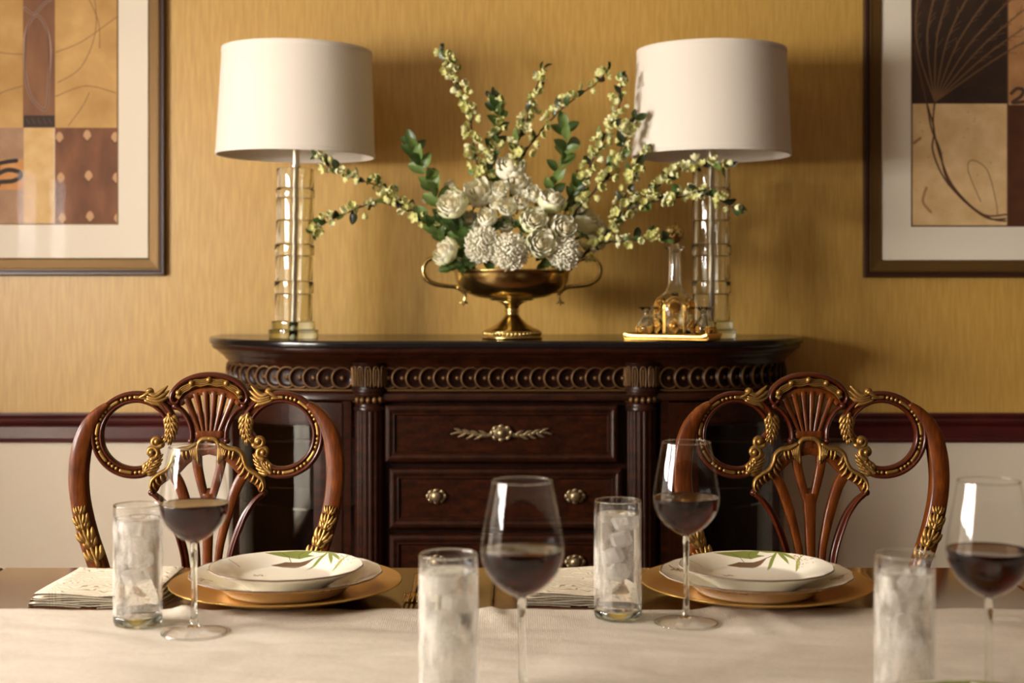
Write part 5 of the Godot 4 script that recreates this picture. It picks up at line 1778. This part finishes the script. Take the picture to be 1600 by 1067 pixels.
func water_glass(x: float, z: float, label: String, sd: int, fog: float) -> void:
	var o := thing("water_glass", label, "glass", Vector3(x, TABLE_Y + 0.0022, z), "water glasses")
	var r := 0.031
	var mb := MB.new()
	mb.lathe([[0.0005, 0.0005], [r - 0.004, 0.0005], [r - 0.001, 0.002], [r, 0.006], [r, 0.012], [r - 0.0022, 0.0135], [0.0005, 0.0125]], 56)
	part("glass_base", mb, M.crystal_green, o)
	mb = MB.new()
	mb.lathe([[r, 0.012], [r, 0.154]], 56, Vector3.ZERO, false)
	mb.lathe([[r - 0.002, 0.0136], [r - 0.002, 0.154]], 56, Vector3.ZERO, false)
	part("glass_wall", mb, M.glass_sheet, o)
	mb = MB.new()
	mb.lathe([[r - 0.0022, 0.1535], [r - 0.0018, 0.1552], [r - 0.0004, 0.1552], [r + 0.0002, 0.1535], [r - 0.0022, 0.1535]], 56)
	part("rim", mb, M.crystal, o)
	mb = MB.new()
	mb.lathe([[0.0005, 0.0142], [r - 0.0026, 0.0142], [r - 0.0026, 0.1375], [r - 0.0034, 0.1368], [0.0005, 0.1366]], 56)
	part("water", mb, M.water, o)
	# ice cubes
	var rr := RandomNumberGenerator.new()
	rr.seed = sd
	for k in 4:
		mb = MB.new()
		mb.box(Vector3.ZERO, Vector3(0.021, 0.02, 0.021), 0.004)
		var c := part("ice_cube", mb, M.ice, o)
		c.position = Vector3(rr.randf_range(-0.008, 0.008), 0.126 - k * 0.021, rr.randf_range(-0.008, 0.008))
		c.rotation = Vector3(rr.randf_range(-0.5, 0.5), rr.randf() * 3.0, rr.randf_range(-0.5, 0.5))
	# beads of condensation in patches on the outside
	var n := 256
	var im := Image.create(n, n, false, Image.FORMAT_RGBA8)
	var n1 := noise(0.012, sd, 3)
	var n2 := noise(0.25, sd + 3, 2)
	var n3 := noise(0.05, sd + 5, 2)
	for yy in n:
		for xx in n:
			var aa := TAU * xx / n
			var cx := 60.0 * cos(aa)
			var cy := 60.0 * sin(aa)
			var v := fog + 0.5 * n1.get_noise_3d(cx, cy, yy * 0.5) + 0.3 * n3.get_noise_3d(cx, cy, yy * 0.25) + 0.22 * n2.get_noise_3d(cx, cy, yy)
			# bands left clear near foot and lip
			if yy < 14:
				v *= 0.3
			im.set_pixel(xx, yy, Color(0.93, 0.9, 0.85, clampf(v, 0.03, 0.7)))
	var fm := mat(Color.WHITE, 0.5)
	fm.albedo_texture = tex(im)
	fm.transparency = BaseMaterial3D.TRANSPARENCY_ALPHA
	fm.cull_mode = BaseMaterial3D.CULL_DISABLED
	fm.backlight_enabled = true
	fm.backlight = Color(0.9, 0.9, 0.9)
	mb = MB.new()
	var rows := []
	var uvs := []
	for j in 2:
		var row := PackedVector3Array()
		var ur := PackedVector2Array()
		for i in 57:
			var a := TAU * i / 56.0
			row.append(Vector3((r + 0.0003) * cos(a), 0.142 if j == 0 else 0.014, (r + 0.0003) * sin(a)))
			ur.append(Vector2(i / 56.0, j))
		rows.append(row)
		uvs.append(ur)
	mb.grid(rows, false, false, false, uvs)
	var cond := part("condensation", mb, fm, o)
	cond.set_meta("kind", "stuff")

func napkin(at: Vector3, turn: float, label: String) -> void:
	var o := thing("napkin", label, "napkin", at, "folded napkins")
	o.rotation.y = turn
	# four soft layers of a folded cloth
	for k in 4:
		var rows := []
		for j in 9:
			var row := PackedVector3Array()
			for i in 13:
				var x := (i / 12.0 - 0.5) * (0.17 - k * 0.004)
				var z := (j / 8.0 - 0.5) * (0.16 - k * 0.003)
				var lift := 0.003 * sin(x * 30.0 + k) * sin(z * 24.0) + 0.012 * k * clampf((0.08 - z) / 0.16, 0.0, 1.0) * 0.3
				row.append(Vector3(x, 0.002 + k * 0.0042 + absf(lift), z))
			rows.append(row)
		var mb := MB.new()
		var full := []
		for row in rows:
			var loop := PackedVector3Array()
			for p in row:
				loop.append(p)
			for i in range(row.size() - 1, -1, -1):
				loop.append(row[i] - Vector3(0, 0.003, 0))
			full.append(loop)
		mb.grid(full, true)
		part("napkin_fold", mb, M.napkin, o)

func cutlery(kind: String, at: Vector3, turn: float, label: String) -> void:
	# lies along +z (towards the camera) with its head at +z; local units metres
	var o := thing(kind, label, "cutlery", at, "gold cutlery")
	o.rotation.y = turn
	var mp := func(u: float, v: float, z: float) -> Vector3: return Vector3(u, z + 0.004, v)
	var mb := MB.new()
	mb.stroke([[0, -0.1, 0.008], [0, -0.06, 0.006], [0, 0.0, 0.0035], [0, 0.03, 0.0035], [0, 0.04, 0.006 if kind == "fork" else 0.008]], 0.0016, 0.0, mp, 4, 8)
	part("handle", mb, M.gold_bright, o)
	mb = MB.new()
	if kind == "fork":
		mb.stroke([[0, 0.038, 0.007], [0, 0.052, 0.0125]], 0.0014, 0.001, mp, 3, 8)
		for i in 4:
			var u := (i - 1.5) * 0.0068
			mb.stroke([[u, 0.05, 0.0022], [u, 0.075, 0.002], [u * 0.96, 0.1, 0.0012]], 0.0013, 0.003, mp, 4, 6)
		part("tines", mb, M.gold_bright, o)
	else:
		mb.stroke([[0, 0.036, 0.006], [0.001, 0.05, 0.0095], [0.001, 0.09, 0.0095], [0.003, 0.118, 0.004]], 0.001, 0.0, mp, 4, 6)
		part("blade", mb, M.gold_bright, o)

# ---------------------------------------------------------------- scene
func _ready() -> void:
	rng.seed = 20240611
	var cam := Camera3D.new()
	cam.name = "camera"
	cam.projection = Camera3D.PROJECTION_FRUSTUM
	cam.position = Vector3(0, CAM_Y, 0)
	var attr := CameraAttributesPhysical.new()
	attr.frustum_focal_length = 50.0
	attr.frustum_focus_distance = 2.45
	attr.exposure_aperture = 5.0
	attr.frustum_near = 0.05
	attr.frustum_far = 60.0
	cam.attributes = attr
	cam.projection = Camera3D.PROJECTION_FRUSTUM
	cam.near = 0.05
	cam.far = 60.0
	cam.size = 1067.0 / F * 0.05
	cam.frustum_offset = Vector2(0, -88.5 / F * 0.05)
	add_child(cam)
	cam.current = true
	var we := WorldEnvironment.new()
	we.name = "environment"
	var env := Environment.new()
	env.background_mode = Environment.BG_SKY
	var sky := Sky.new()
	var sm := ProceduralSkyMaterial.new()
	sm.sky_top_color = Color(0.75, 0.8, 0.88)
	sm.sky_horizon_color = Color(0.92, 0.92, 0.9)
	sm.ground_bottom_color = Color(0.45, 0.45, 0.4)
	sm.ground_horizon_color = Color(0.8, 0.8, 0.76)
	sky.sky_material = sm
	env.sky = sky
	env.tonemap_mode = Environment.TONE_MAPPER_LINEAR
	env.tonemap_exposure = EXPOSURE
	env.sdfgi_enabled = true
	env.ssao_enabled = true
	env.ssil_enabled = true
	we.environment = env
	add_child(we)
	make_materials()
	M.frame_dark = mat(col(58, 34, 20), 0.35)
	M.frame_gold = mat(col(108, 80, 38), 0.5, 0.5)
	M.picture_glass = pane(Color(1, 1, 1, 0.0))
	M.picture_glass.metallic_specular = 0.12
	M.mat_board = mat(col(232, 222, 202), 0.85)
	room()
	print("room ", Time.get_ticks_msec())
	picture("framed abstract collage print with thumb dabs and a brushed number five", painting_dots(), -1.052, 1.2285, -1.0)
	picture("framed abstract print of bare twigs on dark and pale squares", painting_twigs(), 1.068, 1.2225, 1.0)
	print("pictures ", Time.get_ticks_msec())
	sideboard()
	print("sideboard ", Time.get_ticks_msec())
	lamp("crystal column table lamp with white drum shade, standing away from the decanter tray", -0.6155, -4.0, -0.014)
	lamp("crystal column table lamp with white drum shade, standing behind the decanter tray", 0.5605, -4.0, 0.0)
	footed_bowl()
	flowers()
	print("flowers ", Time.get_ticks_msec())
	decanter_set()
	dining_table()
	runner()
	var c := make_chair()
	c.position = Vector3(-0.5865, 0, -2.77)
	c.set_meta("label", "carved mahogany dining chair with gilt scrollwork, below the print with thumb dabs")
	var c2: Node3D = c.duplicate()
	c2.name = numbered("dining_chair")
	c2.set_meta("label", "carved mahogany dining chair with gilt scrollwork, below the print of bare twigs")
	add_child(c2, true)
	c2.position = Vector3(0.575, 0, -2.77)
	print("chairs ", Time.get_ticks_msec())
	var prints := []
	for k in 2:
		var pm := mat(Color.WHITE, 0.12)
		pm.albedo_texture = tex(plate_print(k))
		prints.append(pm)
	place_setting(-0.319, -2.01, "before chair below thumb dab print", prints)
	place_setting(0.345, -2.01, "before chair below bare twig print", prints)
	place_setting(0.43, -1.3, "lying on the linen runner", prints, 0.0045)
	wine_glass(-0.4, -1.79, "half full red wine glass beside plate below the print with thumb dabs")
	wine_glass(0.2255, -1.841, "half full red wine glass beside plate below the print of bare twigs")
	wine_glass(0.0106, -1.476, "half full red wine glass standing on runner between the two chairs")
	wine_glass(0.495, -1.476, "half full red wine glass by the near side plate on the runner")
	water_glass(-0.4827, -1.835, "misted tumbler of iced water by napkin below the print with thumb dabs", 101, 0.2)
	water_glass(0.139, -1.869, "misted tumbler of iced water by napkin below the print of bare twigs", 102, 0.17)
	water_glass(-0.0667, -1.496, "misted tumbler of iced water on runner between the two chairs", 103, 0.34)
	water_glass(0.413, -1.496, "misted tumbler of iced water by the near side plate on the runner", 104, 0.32)
	var nim := Image.create(512, 512, false, Image.FORMAT_RGB8)
	mottle(nim, Rect2i(0, 0, 512, 512), col(214, 200, 174), col(230, 220, 198), 0.05, 91)
	var nn := noise(0.006, 92, 2)
	for yy in 512:
		for xx in 512:
			var ph := (yy + 70.0 * nn.get_noise_2d(xx, yy)) / 24.0
			if fposmod(ph, 1.0) < 0.2:
				nim.set_pixel(xx, yy, nim.get_pixel(xx, yy).lerp(col(128, 108, 84), 0.75))
	M.napkin = grained(nim, Vector3(6, 6, 6), 0.9)
	napkin(Vector3(-0.568, TABLE_Y, -2.015), -0.12, "folded cream printed napkin on bare wood below the print with thumb dabs")
	napkin(Vector3(0.098, TABLE_Y, -2.02), -0.08, "folded cream printed napkin on bare wood below the print of bare twigs")
	cutlery("knife", Vector3(-0.53, TABLE_Y + 0.023, -2.05), 0.1, "gold knife lying on the napkin below the print with thumb dabs")
	cutlery("knife", Vector3(0.135, TABLE_Y + 0.023, -2.06), 0.05, "gold knife lying on the napkin below the print of bare twigs")
	cutlery("fork", Vector3(-0.14, TABLE_Y, -2.045), 0.0, "gold fork lying on bare wood by plates below the print with thumb dabs")
	cutlery("fork", Vector3(0.528, TABLE_Y, -2.045), 0.0, "gold fork lying on bare wood by plates below the print of bare twigs")
	print("done ", Time.get_ticks_msec())
